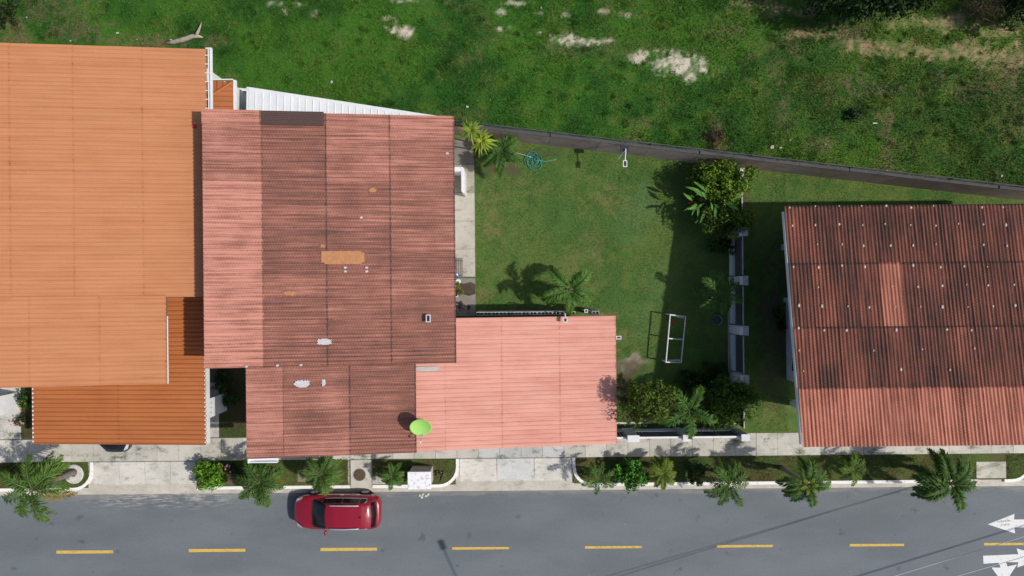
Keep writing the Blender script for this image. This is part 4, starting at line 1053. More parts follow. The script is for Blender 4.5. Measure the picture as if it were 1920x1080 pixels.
def bush(label, px, py, h, rx, ry, n, size, c0, c1, name='shrub', cat='shrub', rz_=None, z0=.08, clumps=26, group=None, aspect=.45, ground_px=False, seed=None):
    rz_ = rz_ or h * .45; zc = h - rz_; x, y = P(px, py, max(.1, h * .75))
    t = thing(name, label, cat, (x, y, z0), 0, group); sd = seed or int(px * 3 + py)
    o = link('crown', crown_mesh(sd, rx, ry, rz_, n, size, c0, c1, clumps, aspect=aspect), None, t); o.location = (0, 0, zc - z0)
    tr = MB().tube([(0, 0, 0), (.03, .02, zc * .6), (0, 0, zc)], [.07, .055, .03], 7); rr = random.Random(sd)
    for i in range(6):
        a = rr.uniform(0, 6.28); q = rr.uniform(.4, .75)
        tr.tube([(.01, 0, zc * .45), (rx * q * .4 * math.cos(a), ry * q * .4 * math.sin(a), zc * .8), (rx * q * math.cos(a), ry * q * math.sin(a), zc + rz_ * .3)], [.035, .025, .012], 5)
    tr.build('trunk', 'bark', t)
    return t
G1, G2 = (.022, .065, .010), (.055, .115, .016)
bush('round clipped lime green shrub at the kerb right of the left driveway', 389, 893, 1.45, .74, .72, 5200, .10, (.075, .20, .015), (.20, .38, .035), name='topiary_shrub', rz_=.62, clumps=60, aspect=.6)
bush('glossy bright green leafy shrub on the verge left of the yellow-green palm', 1187, 891, 1.6, .82, .82, 2600, .15, (.045, .16, .018), (.10, .27, .03), clumps=44)
bush('dark green loose shrub on the verge right of the yellow-green palm', 1308, 888, 1.4, .62, .62, 1200, .13, G1, G2)
bush('tall yellow-green shrub against the boundary wall by the corner post', 1362, 346, 2.6, 1.55, 1.3, 8000, .15, (.05, .12, .012), (.22, .34, .028), clumps=80)
bush('olive green rounded shrub above the side fence rail', 1368, 410, 2.3, 1.35, 1.0, 6500, .13, (.045, .10, .012), (.13, .19, .022), clumps=70)
bush('low dark shrub under the olive shrub beside the side fence', 1358, 462, 1.0, .8, .4, 900, .14, G1, G2)
bush('small tree with sunlit yellow-green side near the pink roof corner', 1213, 752, 4.5, 1.25, 1.2, 6500, .13, (.022, .058, .008), (.15, .21, .02), clumps=42, rz_=1.4, name='small_tree', cat='tree')
bush('wide dark green shrub overhanging the end of the front fence', 1364, 758, 2.6, 1.6, 1.3, 9000, .13, (.035, .09, .012), (.12, .18, .02), clumps=80)
bush('low shaded shrub behind the palm at the front fence', 1300, 710, .9, 1.1, .55, 1400, .13, G1, (.06, .10, .015))
bush('small shaded ground shrub beside the pillars of the side fence', 1345, 690, .6, .7, .4, 600, .12, G1, G2)
bush('dark shrub behind the white pier in the shaded side gap', 414, 714, 1.2, .5, .7, 900, .12, G1, G2)
bush('dark round shrub in front of the white pier in the side gap', 431, 750, .9, .42, .45, 800, .11, G1, (.04, .11, .016))
bush('leafy shrub with orange flowers beside the left white panel', 43, 752, 1.1, .42, .55, 800, .11, (.02, .07, .012), (.045, .13, .018))
bush('little flowering shrub on the left pale slabs', 35, 791, .7, .36, .34, 500, .09, (.03, .07, .02), (.07, .10, .04))
bush('grey-green straggly shrub under the left palm on the verge', 92, 889, .9, .75, .45, 1000, .11, (.06, .10, .025), (.13, .18, .05))
bush('thin shrub at the far left end of the verge', 14, 884, .7, .45, .4, 400, .12, (.05, .09, .02), (.11, .13, .03))
bush('dark small shrub with pink flowers beside the clipped lime shrub', 422, 876, .8, .5, .3, 700, .10, (.015, .04, .010), (.035, .08, .016))
bush('dark ground shrub between the clipped shrub and the dark palm', 452, 893, .8, .45, .5, 700, .12, G1, G2)
bush('small potted shrub with yellow leaves by the bench', 858, 543, .8, .26, .34, 330, .11, (.05, .12, .015), (.32, .32, .04), name='potted_plant', cat='plant', clumps=10, z0=.13)
bush('small dark shrub against the wall of the right house', 1463, 590, .7, .3, .4, 400, .11, G1, G2)
bush('reddish small shrub against the wall of the right house', 1466, 612, .6, .28, .3, 300, .10, (.03, .02, .012), (.08, .03, .02))
bush('small maroon plant in the verge by the driveway corner', 1103, 888, .5, .16, .16, 160, .09, (.05, .008, .012), (.10, .015, .02), clumps=8)
bush('pale seedling plant on the verge right of the white box', 823, 890, .4, .2, .2, 120, .08, (.10, .12, .05), (.25, .22, .11), clumps=8)
bush('low dark weed clump standing in the field grass', 1603, 214, .5, .35, .4, 380, .12, (.012, .04, .012), (.03, .07, .02), name='weed_clump', cat='weed')
bush('brown dead brush heaped against the field side of the boundary wall', 1343, 258, .5, .55, .75, 900, .16, (.07, .045, .035), (.16, .11, .08), name='dead_brush', cat='brush', aspect=.12)
bush('dark tree overhanging the top edge of the field', 1665, -18, 4.2, 3.2, 1.6, 7000, .20, (.012, .035, .008), (.03, .06, .012), name='tree', cat='tree', clumps=50)
bush('dry brown bush at the top right corner of the field', 1862, 0, 2.0, 1.7, 1.1, 3200, .20, (.07, .05, .03), (.19, .14, .085), name='dry_bush', cat='bush', aspect=.10, clumps=40)
bush('green tree at the top right corner behind the dry bush', 1935, 5, 3.0, 1.1, 1.3, 2200, .18, (.02, .05, .010), (.06, .09, .02), name='tree', cat='tree')
bush('dark shrub at the top left corner of the field', 2, 20, 1.0, .7, .8, 900, .15, (.02, .045, .012), (.05, .08, .02))
# flowers
def flowers(parent, pts, m='flower', r=.04):
    for p in pts:
        b = MB()
        for k in range(5):
            a = k * 1.257; b.add([(0, 0, 0), (r * math.cos(a - .5), r * math.sin(a - .5), .012), (1.5 * r * math.cos(a), 1.5 * r * math.sin(a), .004), (r * math.cos(a + .5), r * math.sin(a + .5), .012)], [(0, 1, 2, 3)])
        o = b.build('flower', m, parent); o.location = p
for nm, zt in (('dark small shrub with pink flowers beside the clipped lime shrub', .82), ('little flowering shrub on the left pale slabs', .72)):
    for o in COL.objects:
        if o.get('label') == nm: flowers(o, [(random.uniform(-.35, .35), random.uniform(-.22, .22), zt - .08 - random.uniform(0, .1)) for _ in range(9)]); break
M['orangeflower'] = mat('orange_petal', (.75, .22, .03), None, 9, .7, .15)
for o in COL.objects:
    if o.get('label') == 'leafy shrub with orange flowers beside the left white panel': flowers(o, [(random.uniform(-.1, .3), random.uniform(-.45, .1), 1.0 + random.uniform(-.1, .05)) for _ in range(6)], 'orangeflower'); break

# broad-leaved plant with big paddle leaves in front of the yellow-green shrub
hp = thing('paddle_leaf_plant', 'broad paddle-leaved plant with red flowers in front of the yellow-green shrub', 'plant', (*P(1326, 378, 1.4), .1))
def paddle(L, w, sag):
    b = MB(); nseg = 7
    for i in range(nseg + 1):
        s = i / nseg; ww = w * math.sin(math.pi * min(1, .06 + .94 * s)) ** .8 if s < 1 else 0
        x, z = L * s, .45 * L * s - sag * L * s * s
        b.v += [(x, ww, z + .03), (x, 0, z), (x, -ww, z + .03)]; c = .8 + .4 * s; b.c += [(.060 * c, .165 * c, .022 * c), (.11 * c, .23 * c, .045 * c), (.060 * c, .165 * c, .022 * c)]
    for i in range(nseg): k = i * 3; b.f += [(k, k + 1, k + 4, k + 3), (k + 1, k + 2, k + 5, k + 4)]
    me = b.mesh('leaf'); me.materials.append(M['leaf']); return me
pads = [paddle(1, .12, .5), paddle(1, .10, .7)]
rr = random.Random(5)
for i in range(34):
    a = rr.uniform(0, 6.28); q = rr.random() ** .5 * 1.0
    o = link('leaf', pads[i % 2], None, hp); o.location = (q * .95 * math.cos(a), q * .55 * math.sin(a), rr.uniform(.9, 2.1)); o.rotation_euler = (rr.uniform(-.3, .3), rr.uniform(-.5, .1), a + rr.uniform(-.8, .8))
    s = rr.uniform(.5, .95); o.scale = (s, s, s); c = rr.uniform(.8, 1.35); o.color = (c, c, c, 1)
    MB().tube([(o.location.x * .3, o.location.y * .3, 0), (o.location.x * .8, o.location.y * .8, o.location.z * .6), tuple(o.location)], [.02, .015, .01], 4).build('stalk', 'bark', hp)
for i, (dx, dy) in enumerate(((-1.0, -.1), (-.85, .05), (1.9, .12))):
    MB().tube([(dx, dy, 1.45), (dx + .06, dy + .03, 1.6)], [.03, .01], 5).build('flower', 'red', hp)

# ------------------------------------------------------------------ vehicles
def lerp1(x, xs, ys): return float(np.interp(x, xs, ys))
def make_car(label, paint, m_name):
    car = thing('car', label, 'car')
    st = [(-2.40, .40, .38, .56, .60), (-2.33, .60, .30, .65, .71), (-2.12, .775, .25, .74, .82), (-1.7, .885, .23, .85, .93), (-1.15, .905, .22, .92, .99), (-.5, .91, .22, .95, 1.0), (.6, .91, .22, .98, 1.02), (1.4, .91, .24, 1.0, 1.05), (1.85, .87, .28, 1.0, 1.06), (2.10, .76, .34, .95, 1.03), (2.24, .55, .42, .84, .94)]
    b = MB(); half = []
    for x, hw, zl, zs, zt in st:
        pr = [(0, zl), (hw * .88, zl), (hw * .99, zl + .16), (hw, zs - .14), (hw * .965, zs - .01), (hw * .80, zt - .015), (hw * .42, zt + .012), (0, zt + .018)]
        ringp = [(x, -y, z) for y, z in pr] + [(x, y, z) for y, z in pr[-2:0:-1]]
        half.append(ringp)
    n_ = len(half[0])
    for r_ in half: b.v += r_
    for i in range(len(half) - 1):
        for j in range(n_): q = (j + 1) % n_; b.f.append((i * n_ + j, (i + 1) * n_ + j, (i + 1) * n_ + q, i * n_ + q))
    b.f.append(tuple(range(n_))); b.f.append(tuple((len(half) - 1) * n_ + j for j in range(n_ - 1, -1, -1)))
    o = b.build('body', m_name, car, True); sm = o.modifiers.new('smooth', 'SUBSURF'); sm.levels = sm.render_levels = 2
    RZX, RZ = [-1.25, -.9, -.45, -.1, .7, 1.4, 1.66, 1.85, 2.02], [.97, 1.22, 1.50, 1.585, 1.62, 1.585, 1.50, 1.30, 1.05]
    def G(x, v, off=0):
        zr = lerp1(x, RZX, RZ) ; hb = lerp1(x, [-1.25, -.8, 0, 1.4, 1.8, 2.02], [.70, .80, .835, .82, .77, .66]); hr = lerp1(x, [-1.25, -.45, .5, 1.4, 2.02], [.70, .62, .635, .61, .60]); zb = lerp1(x, [-1.25, 0, 2.02], [.95, .97, 1.02])
        a = abs(v); sg = 1 if v >= 0 else -1
        if a <= .6: y = hr * a / .6; z = zr + .035 * (1 - (a / .6) ** 2) - .03 * (a / .6) ** 6
        else:
            t = (a - .6) / .4; y = hr + (hb - hr) * (t ** .85); z = zr - .03 + (zb - zr + .03) * t
        bow = .10 * (1 - a) if x < -.4 else (-.10 * (1 - a) if x > 1.6 else 0)
        nx = 0
        return Vector((x - bow + (off * -.5 if x < -.4 else off * .5 if x > 1.55 else 0), sg * (y + (off if a > .6 else 0)), z + off * (.9 if a <= .6 else .3)))
    def surf(name, xs, vs_, m_, off, smooth=True, par=car):
        b = MB(); nv = len(vs_)
        for x in xs: b.v += [tuple(G(x, v, off)) for v in vs_]
        for i in range(len(xs) - 1):
            for j in range(nv - 1): k = i * nv + j; b.f.append((k, k + nv, k + nv + 1, k + 1))
        return b.build(name, m_, par, smooth)
    fullv = list(np.linspace(-1, 1, 31))
    surf('cabin', list(np.linspace(-1.25, 2.02, 34)), fullv, m_name, 0)
    surf('windscreen', list(np.linspace(-1.20, -.44, 9)), list(np.linspace(-.66, .66, 17)), 'glass', .014)
    surf('rear_window', list(np.linspace(1.77, 1.96, 6)), list(np.linspace(-.66, .66, 15)), 'glass', .02)
    for sg in (-1, 1):
        for xa, xb in ((-.62, .30), (.37, 1.18), (1.24, 1.52)):
            o = surf('side_window', list(np.linspace(xa, xb, 7)), [sg * q for q in np.linspace(.67, .93, 5)], 'glass', .012)
        b = MB().tube([tuple(G(x, sg * .945, .016)) for x in np.linspace(-.62, 1.56, 12)] + [tuple(G(1.58, sg * .8, .016)), tuple(G(1.5, sg * .66, .016))], .011, 5); b.build('window_trim', 'chrome', car)
        zt = 1.66
        b = MB().tube([(-.28, sg * .60, 1.595), (-.20, sg * .60, 1.655), (.5, sg * .605, 1.69), (1.15, sg * .59, 1.665), (1.24, sg * .585, 1.615)], [.022, .030, .032, .030, .022], 6); b.build('roof_rail', 'chrome', car, True)
        MB().add([(-2.29, sg * .46, .715), (-2.17, sg * .70, .765), (-1.85, sg * .835, .86), (-1.87, sg * .74, .905), (-2.17, sg * .53, .82)], [(0, 1, 2, 3, 4) if sg < 0 else (4, 3, 2, 1, 0)]).build('headlight', 'lamp', car)
        MB().add([(1.92, sg * .90, .80), (2.14, sg * .77, .78), (2.10, sg * .74, .96), (1.90, sg * .87, 1.00)], [(0, 1, 2, 3)]).build('tail_light', 'tail', car)
        mr = MB(); q = Vector((-.62, sg * 1.0, 1.02)); mr.lathe([(0, -.08), (.07, -.06), (.09, 0), (.07, .07), (0, .09)], (0, 0, 0), 10)
        mo = mr.build('mirror', m_name, car, True); mo.location = q; mo.scale = (1.0, 1.6, .95); mo.rotation_euler = (0, 0, sg * .25)
        for xd in (.1, .95): MB().rect(xd, xd + .18, sg * .915 - .012, sg * .915 + .012, .80, .83).build('door_handle', 'chrome', car)
        for xw in (-1.38, 1.32):
            w = MB(); w.lathe([(.22, -.10), (.31, -.105), (.335, -.06), (.34, 0), (.335, .06), (.31, .105), (.22, .10)], n=24)
            wo = w.build('wheel', 'tyre', car, True); wo.location = (xw, sg * .835, .34); wo.rotation_euler = (R(90), 0, 0)
            rm = MB().lathe([(0, .07), (.06, .08), (.07, .055), (.2, .07), (.225, .095), (.225, -.09)], n=20)
            for a in range(5): rm.box((.13 * math.cos(a * 1.2566), .13 * math.sin(a * 1.2566), .082), (.17, .05, .02), a * 1.2566)
            ro = rm.build('rim', 'chrome', wo, False); ro.rotation_euler = (0, 0 if sg < 0 else math.pi, 0)
    MB().box((-1.32, 0, .965), (.05, 1.25, .03)).build('wiper_cowl', 'plastic', car)
    MB().box((1.3, 0, 1.66), (.09, .05, .06)).build('antenna_fin', 'plastic', car)
    MB().box((1.60, 0, 1.545), (.16, 1.05, .03), m=Matrix.Rotation(R(14), 4, 'Y')).build('spoiler', m_name, car)
    for yy in (-.34, .34):
        MB().tube([(-1.95, yy * 1.05, .868), (-1.55, yy, .955), (-1.3, yy * 1.1, .99)], .012, 4).build('bonnet_crease', m_name, car)
    return car
rc = make_car('red five-door car with silver roof rails parked at the kerb', 'red', 'carred')
cx, cy = -9.20, -11.66
rc.location = (cx, cy, .0); rc.rotation_euler = (0, 0, R(-.4)); rc.scale = (1.0, 1.0, 1.0)
bc = copy_tree(rc); bc['label'] = 'dark car nose peeking out from under the orange carport roof'
bc.location = (P(222, 836, .6)[0] - .05, -8.30 + 2.2 + .05, .11); bc.rotation_euler = (0, 0, R(90))
swap = {}
def repaint(o):
    for ch in o.children:
        if ch.type == 'MESH' and ch.data.materials and ch.data.materials[0] == M['carred']:
            ch.material_slots[0].link = 'OBJECT'; ch.material_slots[0].material = M['carblack']
        repaint(ch)
repaint(bc)

# ------------------------------------------------------------------ objects about the place
# satellite dish
x, y = P(789, 802, 4.6)
ds = thing('satellite_dish', 'lime green satellite dish standing on the front of the red roof', 'satellite dish', (x, y + .1, mz(x) - .1))
dm = MB().lathe([(0, 0), (.15, .008), (.30, .035), (.42, .075), (.47, .10), (.475, .095), (.42, .06), (.3, .02), (0, -.02)], n=32)
do = dm.build('reflector', 'green_dish', ds, True); do.scale = (1.08,) * 3; do.location = (0, -.02, .82); do.rotation_euler = (R(32), R(4), 0)
MB().tube([(0, .12, 0), (0, .12, .55), (0, .05, .78)], [.03, .03, .035], 8).build('mast', 'alu', ds)
MB().tube([(-.06, -.38, .62), (0, -.75, .86)], .012, 5).tube([(.08, -.38, .62), (0, -.75, .86)], .012, 5).build('feed_arm', 'alu', ds)
MB().box((0, -.76, .88), (.06, .11, .06)).build('receiver', 'pvc', ds)
for dx in (-.14, .09): MB().box((dx, -.36, .60), (.06, .05, .05)).build('clip', 'darkslat', ds)
# masonry box on the verge
bx0, by0 = P(790, 884); bxs = thing('masonry_box', 'grey masonry box with peeling white top on the verge', 'utility box', (bx0 + .1, by0 - .05, .1))
bevel(MB().rect(-.55, .55, -.40, .40, 0, 1.35).build('body', 'boxgrey', bxs), .015); bevel(MB().rect(-.60, .60, -.45, .45, 1.351, 1.47).build('top', 'peel', bxs), .02)
MB().rect(-.32, .36, .401, .41, 1.05, 1.25).build('stain_board', 'boxgrey', bxs)
# manhole
mh = thing('manhole_cover', 'round rusty brown manhole cover on the pale verge slab', 'manhole cover', (*P(675, 889), .12))
MB().lathe([(.36, 0), (.36, .008), (.33, .010), (.33, .004)], n=28).build('frame', 'block', mh); MB().lathe([(.32, .002), (.32, .012), (.2, .014), (0, .014)], n=28).build('lid', 'iron', mh)
k_ = MB()
for a in range(6): k_.box((.2 * math.cos(a * 1.047), .2 * math.sin(a * 1.047), .018), (.2, .03, .008), a * 1.047)
k_.build('ribs', 'iron', mh)
# palm ring
prx, pry = P(141, 888)
pr = thing('tree_ring', 'round white pebbled ring at the foot of the left palm', 'tree ring', (prx, pry, .1))
MB().lathe([(.13, .0), (.13, .06), (.48, .06), (.52, .02), (.52, -.02)], n=26).build('ring', 'pebble', pr)
# solar lights
def solar(label, px, py, z, w, l, rz=0, arm=None, mast=True):
    x, y = P(px, py, z); t = thing('solar_light', label, 'solar light', (x, y, z), rz)
    f = MB().rect(-w / 2, w / 2, -l / 2, -l / 2 + .04, -.03, .03).rect(-w / 2, w / 2, l / 2 - .04, l / 2, -.03, .03).rect(-w / 2, -w / 2 + .04, -l / 2 + .04, l / 2 - .04, -.03, .03).rect(w / 2 - .04, w / 2, -l / 2 + .04, l / 2 - .04, -.03, .03)
    f.build('frame', 'pvc', t); MB().rect(-w / 2 + .04, w / 2 - .04, -l / 2 + .04, l / 2 - .04, -.02, .015).build('panel', 'solar', t)
    if arm: 
        for i, a in enumerate(arm): MB().tube(a, .03, 6).build('arm', 'pvc', t)
    return t
solar('small solar light on the upper right of the weathered red roof', 803, 597, mz(P(803, 597, 3.7)[0]) + .28, .22, .36, 0, [[(0, 0, -.03), (0, 0, -.28)]])
solar('solar light standing at the back edge of the pink roof', 1060, 600, 3.3, .20, .24, 0, [[(0, 0, -.03), (0, .3, -.1)], [(0, .3, -.1), (0, .3, -3.2)]])
solar('solar light beside the right eave of the pink roof', 1160, 633, 2.6, .26, .17, 0, [[(0, 0, -.03), (-.35, 0, -.1)], ])
solar('solar light beside the pale block at the block wall end', 1099, 583, 2.1, .18, .18, 0, [[(0, 0, -.03), (0, 0, -2.05)]])
x_, y_ = P(1172, 307, 2.5)
solar('solar light on a white arm reaching in from the boundary wall', 1172, 307, 2.5, .21, .33, 0, [[(0, .16, 0), (0.03, .68, .06)], [(.03, .68, .06), (-.28, .30, -.3)], [(0.03, .68, .06), (.03, .75, .0)]])
# black panel box on the wall top at that arm
bp = tag(MB().box((0, 0, 0), (.42, .3, .12), m=Matrix.Rotation(.12, 4, 'X')).build('wall_box', 'solar'), 'dark box fixed on the wall top behind the white arm', 'box'); bp.location = (*P(1171, 278, 2.45), 2.42)
# bench with ball and lid
bnx, bny = P(861, 500)
be = thing('bench', 'grey slatted wooden bench against the wall on the garden path', 'bench', (bnx - .02, bny, .135))
for i in range(6): MB().rect(-.27 + i * .09, -.27 + i * .09 + .065, -.6, .42, .42, .45).build('slat', 'wood', be)
for yy in (-.5, .3):
    for xx in (-.22, .2): MB().rect(xx - .03, xx + .03, yy - .03, yy + .03, 0, .40).build('leg', 'wood', be)
    MB().rect(-.25, .25, yy - .03, yy + .03, .401, .419).build('cross_bar', 'wood', be)
MB().rect(-.28, .27, .425, .45, .44, .47).build('end_bar', 'darkslat', be)
def ball(name, label, cat, loc, r, m, sc3=(1, 1, 1)):
    o = MB().lathe([(r * math.sin(a), -r * math.cos(a)) for a in np.linspace(0, math.pi, 12)], n=18).build(name, m, None, True); o.location = loc; o.scale = sc3; return tag(o, label, cat)
bl = thing('beach_ball', 'blue and white ball resting on the slatted bench', 'ball', (bnx - .06, bny - .48, .135 + .45 + .12))
for i in range(6):
    b = MB(); a0, a1 = i * math.pi / 3, (i + 1) * math.pi / 3; lat = np.linspace(-math.pi / 2, math.pi / 2, 9)
    for t in lat:
        for a in np.linspace(a0, a1, 4): b.v.append((.12 * math.cos(t) * math.cos(a), .12 * math.cos(t) * math.sin(a), .12 * math.sin(t)))
    for q in range(8):
        for w_ in range(3): k = q * 4 + w_; b.f.append((k, k + 1, k + 5, k + 4))
    b.build('gore', 'blue' if i != 1 else 'pvc', bl, True).rotation_euler = (.6, .3, .4)
wt = thing('white_bucket', 'small round white lidded bucket below the bench end', 'bucket', (bnx - .02, bny - .80, .135))
MB().lathe([(0, 0), (.10, 0), (.125, .34), (0, .34)], n=16).build('body', 'pvc', wt); MB().lathe([(.135, .33), (.135, .36), (.10, .375), (0, .375)], n=16).build('lid', 'pvc', wt)
pt = thing('plant_stand', 'low white frame stand beside the yellow potted plant', 'plant stand', (*P(856, 553), .135))
for q in ((-.12, -.09), (.12, -.09), (-.12, .09), (.12, .09)): MB().box((q[0], q[1], .25), (.03, .03, .5)).build('leg', 'pvc', pt)
MB().rect(-.14, .14, -.11, -.07, .47, .5).rect(.1, .14, -.069, .11, .47, .5).rect(-.14, -.1, -.069, .11, .47, .5).build('top_frame', 'pvc', pt)
# hose
hc = thing('garden_hose', 'teal garden hose heaped in loose loops on the lawn', 'hose', (*P(1000, 303), .12))
rr = random.Random(3); pts = []
for i in range(150):
    t = i / 149; a = t * 6.283 * 5.2; r_ = .26 + .17 * math.sin(a * .37 + 1) + .06 * math.sin(a * 1.7)
    pts.append((.18 * math.sin(a * .21) + r_ * math.cos(a) * (1 + .25 * math.sin(t * 9)), -.1 * math.cos(a * .17) + r_ * 1.05 * math.sin(a), .03 + .05 * abs(math.sin(a * .9)) * t))
MB().tube(pts, .017, 6).build('coil', 'hose', hc, True)
MB().tube([(.0, .05, .08), (.2, .04, .06), (.6, -.02, .03), (.95, .03, .02), (1.25, .08, .03)], .015, 6).build('loose_end', 'teal', hc, True)
MB().tube([(-.1, .2, .05), (-.4, .3, .03), (-.9, .45, .02), (-1.2, .5, .02)], .012, 6).build('feed_line', 'pvc', hc, True)
# PVC goal
gp = lambda px, py, z: P3(px, py, z)
gl = thing('goal_frame', 'white plastic pipe goal frame standing on the shaded lawn', 'goal', (*P(1264, 635), .1)); GI = Matrix.Translation(-Vector(gl.location))
A, B_, Cc, D = gp(1256.5, 590, 1.0), gp(1248.5, 679, 1.0), gp(1285.5, 593.5, .12), gp(1277, 679.5, .12)
for nm, pp in (('crossbar', [A, B_]), ('back_bar', [Cc, D]), ('post', [A, Vector((A.x - .02, A.y, .1))]), ('post', [B_, Vector((B_.x - .02, B_.y, .1))]), ('stay', [A, Cc]), ('stay', [B_, D]), ('stay', [(A + B_) / 2, (Cc + D) / 2])):
    MB().tube(pp, .035, 7).build(nm, 'pvc', gl).matrix_parent_inverse = GI
MB().tube([Vector((A.x - .02, A.y, .12)), Cc + Vector((-.1, -.08, 0))], .03, 7).build('ground_bar', 'pvc', gl).matrix_parent_inverse = GI
MB().tube([Vector((B_.x - .02, B_.y, .12)), D + Vector((-.05, .12, 0))], .03, 7).build('ground_bar', 'pvc', gl).matrix_parent_inverse = GI
ball('red_ball', 'small red ball lying inside the white goal frame', 'ball', (*P(1258, 604), .18), .11, 'red')
# basin
bs = thing('basin', 'round teal basin on the shaded ground near the side fence', 'basin', (*P(1342, 600), .1))
MB().lathe([(0, 0), (.22, 0), (.27, .16), (.28, .16), (.24, .02)], n=22).build('tub', 'teal', bs); MB().lathe([(.235, .09), (0, .09)], n=22).build('water', 'water', bs)
# ladder along the fence
ld = thing('ladder', 'weathered aluminium ladder lying along the foot of the side fence', 'ladder', (*P(1369, 640), .12))
lz_ = .04
for xx in (-.13, .13): MB().rect(xx - .03, xx + .03, -1.62, 1.62, 0, .07).build('rail', 'alu', ld)
for i in range(11): MB().rect(-.10, .10, -1.45 + i * .29, -1.45 + i * .29 + .04, .02, .055).build('rung', 'alu', ld)
# driftwood
dw_ = thing('fallen_branch', 'bleached forked branch lying in the grass behind the orange roof', 'branch', (*P(345, 75, .1), .12))
q = lambda px, py, z: tuple(P3(px, py, z) - Vector((*P(345, 75, .1), .12)))
MB().tube([q(310, 81, .15), q(325, 79, .2), q(345, 74, .24), q(362, 68, .26), q(372, 68, .28), q(381, 70, .2)], [.05, .11, .13, .12, .10, .02], 8).build('stem', 'drift', dw_, True)
MB().tube([q(368, 66, .3), q(372, 58, .34), q(376, 48, .3), q(378, 41, .25)], [.09, .07, .045, .012], 7).build('fork', 'drift', dw_, True)
MB().tube([q(322, 75, .2), q(318, 74, .3)], [.05, .02], 6).build('snag', 'drift', dw_, True)
# litter on the field
lit = [(1640, 231, .32, .07), (1448, 276, .22, .2), (1463, 277, .14, .1), (1548, 271, .1, .1), (876, 200, .18, .14), (622, 154, .12, .16), (220, 62, .2, .1), (257, 74, .1, .08), (50, 33, .1, .1), (132, 77, .12, .1), (1481, 263, .08, .12), (1878, 330, .1, .16), (1619, 320, .1, .1), (1663, 320, .1, .08), (1015, 15, .1, .1)]
big_l = {0: 'thin pale stick lying on the right part of the field', 1: 'largest pale scrap on the field above the corner post', 4: 'single pale scrap on the field behind the red roof'}
for i, (a, b_, w, l) in enumerate(lit):
    bb = MB(); k = 7; rr = random.Random(i); rad = [rr.uniform(.7, 1.15) for _ in range(k)]
    bb.prism([(w / 2 * rad[j] * math.cos(6.283 * j / k), l / 2 * rad[j] * math.sin(6.283 * j / k)) for j in range(k)], 0, lambda x, y: .03 + .02 * math.sin(40 * x))
    o = bb.build('litter_scrap', 'litter'); o.location = (*P(a, b_, .15), .15); o.rotation_euler = (rr.uniform(-.2, .2), rr.uniform(-.2, .2), 0)
    if i in big_l: tag(o, big_l[i], 'litter')
    else: tag(o, 'tiny pale scrap of litter in the field grass', 'litter', 'litter scattered over the field')
rs = tag(MB().prism([(-.12, -.05), (.1, -.09), (.13, .04), (-.02, .1)], 0, .02).build('red_scrap', 'red'), 'small red scrap in the shadow on the orange roof', 'litter')
xx, yy = or_at(365, 238); rs.location = (xx, yy, oz(xx) + .035)
# dark root on the verge right of the box
rt = tag(MB().tube([P3(829, 884, .12), P3(833, 888, .2), P3(829, 896, .18), P3(825, 903, .12)], [.05, .06, .045, .02], 6).build('tree_root', 'bark', None, True), 'dark curved stump root on the verge near the driveway', 'root')
# pale rubble by the masonry box on the road edge
for i, (a, b_) in enumerate(((787, 929), (793, 927), (799, 930), (803, 927), (791, 932))):
    bb = MB(); rr = random.Random(i + 50); bb.prism([(.07 * rr.uniform(.6, 1.3) * math.cos(1.047 * j), .07 * rr.uniform(.6, 1.3) * math.sin(1.047 * j)) for j in range(6)], 0, .04)
    o = bb.build('rubble', 'litter'); o.location = (*P(a, b_), .0); tag(o, 'broken white rubble piece on the road edge below the masonry box', 'rubble', 'rubble below the masonry box')

# ------------------------------------------------------------------ person on the path
def skin(name, chain, m, parent=None, sub=2):
    """chain: list of polylines of (point, radius); polylines may share their first point with an earlier one"""
    vs_, es, rad = [], [], []
    def vid(p):
        for i, q_ in enumerate(vs_):
            if (Vector(q_) - Vector(p)).length < 1e-4: return i
        vs_.append(p); rad.append(None); return len(vs_) - 1
    for pl in chain:
        pr_ = None
        for p, r_ in pl:
            i = vid(p)
            if rad[i] is None: rad[i] = r_
            if pr_ is not None: es.append((pr_, i))
            pr_ = i
    me = bpy.data.meshes.new(name); me.from_pydata(vs_, es, []); o = link(name, me, m, parent)
    md = o.modifiers.new('skin', 'SKIN'); md.use_smooth_shade = True
    lay_ = me.skin_vertices[0].data if me.skin_vertices else None
    for i, r_ in enumerate(rad):
        lay_[i].radius = (r_, r_) if not isinstance(r_, tuple) else r_; lay_[i].use_root = (i == 0)
    s = o.modifiers.new('smooth', 'SUBSURF'); s.levels = s.render_levels = sub
    return o
pp = P3(866, 573, .135)
pe = thing('person', 'person in dark clothes on the garden path holding a black controller', 'person', (pp.x, pp.y, .135), R(-8))
pelvis = (0, 0, .92); chest = (.02, 0, 1.28); neck = (.03, 0, 1.46)
body = [[(pelvis, .13), ((.0, 0, 1.08), .12), (chest, .145), (neck, .06), ((.06, 0, 1.54), .055), ((.075, 0, 1.60), .085), ((.08, 0, 1.68), .085), ((.065, 0, 1.75), .05)]]
for sg in (-1, 1):
    sh = (.01, sg * .19, 1.40); el = (.06, sg * .25, 1.12); wr = (.30, sg * .09, 1.10); pm = (.37, sg * .07, 1.10)
    body.append([(chest, .145), (sh, .062), (el, .046), (wr, .03), (pm, .035)])
    body.append([(pelvis, .13), ((0, sg * .10, .88), .085), ((.01, sg * .11, .48), .058), ((-.02, sg * .11, .09), .04), ((.06, sg * .12, .03), .035), ((.15, sg * .13, .02), .025)])
    for k in range(4): body.append([(pm, .035), ((.43, sg * (.07 - .02 * k + .03), 1.105), .010), ((.47, sg * (.05 - .018 * k + .03), 1.09), .009)])
    body.append([(pm, .035), ((.39, sg * .035, 1.135), .011), ((.42, sg * .02, 1.14), .009)])
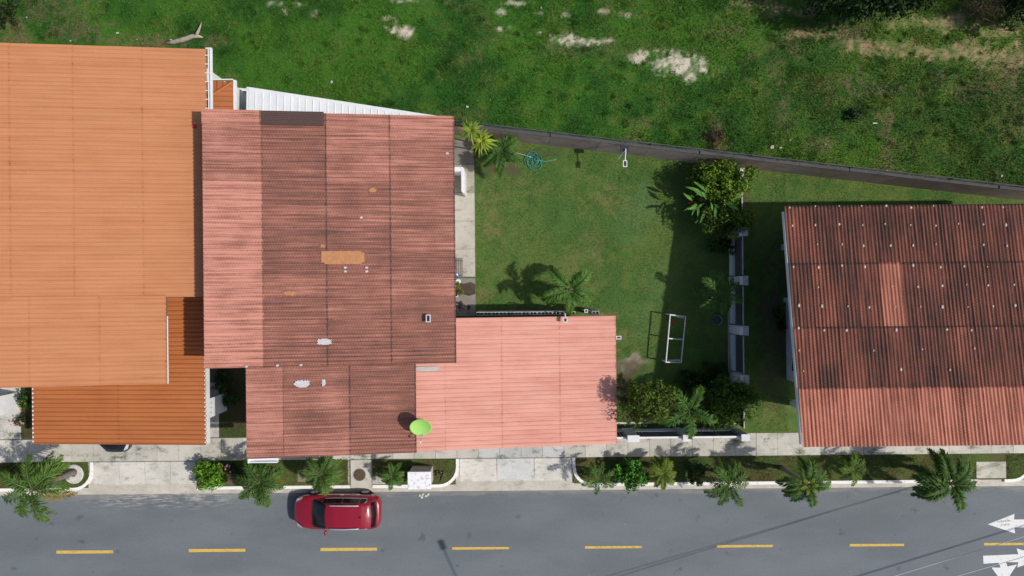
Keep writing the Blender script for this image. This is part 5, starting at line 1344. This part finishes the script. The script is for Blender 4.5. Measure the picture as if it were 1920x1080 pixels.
skin('body', body, 'skin', pe)
skin('shirt', [[((0, 0, .95), .165), ((.0, 0, 1.08), .155), (chest, .175), ((.03, 0, 1.42), .10)]] + [[(chest, .175), ((.01, s_ * .19, 1.40), .085), ((.04, s_ * .225, 1.25), .075)] for s_ in (-1, 1)], 'shirt', pe)
skin('trousers', [[((0, 0, .95), .15), ((0, 0, .88), .14)]] + [[((0, 0, .88), .14), ((0, s_ * .10, .80), .105), ((.01, s_ * .11, .48), .078), ((-.02, s_ * .11, .1), .065)] for s_ in (-1, 1)], 'trousers', pe)
MB().lathe([(.118 * math.sin(a), .125 * math.cos(a)) for a in np.linspace(0, 1.75, 9)], (.055, 0, 1.67), 16).build('hair', 'hair', pe, True)
for s_ in (-1, 1): MB().lathe([(0, -.012), (.012, 0), (0, .012)], (.165, s_ * .035, 1.645), 8).build('eye', 'hair', pe)
MB().tube([(.155, 0, 1.64), (.185, 0, 1.605), (.16, 0, 1.595)], [.012, .018, .01], 6).build('nose', 'skin', pe)
rc_ = thing('remote_controller', 'black remote controller held in the hands of the person', 'controller', (pp.x + .41, pp.y - .06, .135 + 1.12), R(-8))
bevel(MB().rect(-.05, .07, -.13, .13, 0, .05).build('case', 'plastic', rc_), .015); MB().rect(.0, .12, -.07, .07, .06, .075).build('screen', 'glass', rc_)

# ------------------------------------------------------------------ overhead cables and a street lamp just outside the picture
def cable(label, p0, p1, z, r=.016):
    a, b_ = P3(*p0, z), P3(*p1, z); d = (b_ - a).normalized(); a = a - d * 40; b_ = b_ + d * 60
    o = MB().tube([a.lerp(b_, i / 30) + Vector((0, 0, -.0 * math.sin(math.pi * i / 30))) for i in range(31)], r, 6).build('overhead_cable', 'cable'); return tag(o, label, 'cable')
cable('pale overhead cable passing over the yellow dash near the white arrows', (1678, 1080), (1920, 1006), 4.4)
cable('pale overhead cable crossing the lower right corner nearest the edge', (1796, 1080), (1920, 1044), 5.3)
a, b_ = P3(2085, 1153, 5.3), None
d = (P3(1920, 1006, 0) - P3(1678, 1080, 0)).normalized()
o = MB().tube([a - d * 40, a + d * 60], .034, 6).build('overhead_cable', 'cable'); tag(o, 'thick overhead cable just outside the picture casting a line of shadow', 'cable')
hx_, hy_ = 112 / S, -529 / S
sl_ = thing('street_lamp', 'street lamp just outside the picture casting a small shadow on the road', 'street lamp', (hx_ + 1.1, hy_ - 2.4, 0))
MB().tube([(0, 0, 0), (0, 0, 8.0)], [.09, .06], 10).build('pole', 'alu', sl_); MB().tube([(0, 0, 7.9), (-.4, .9, 8.05), (-1.0, 2.2, 8.0)], .03, 8).build('arm', 'alu', sl_)
bevel(MB().box((-1.1, 2.45, 8.0), (.27, .55, .14), .4).build('lamp_head', 'alu', sl_), .04)
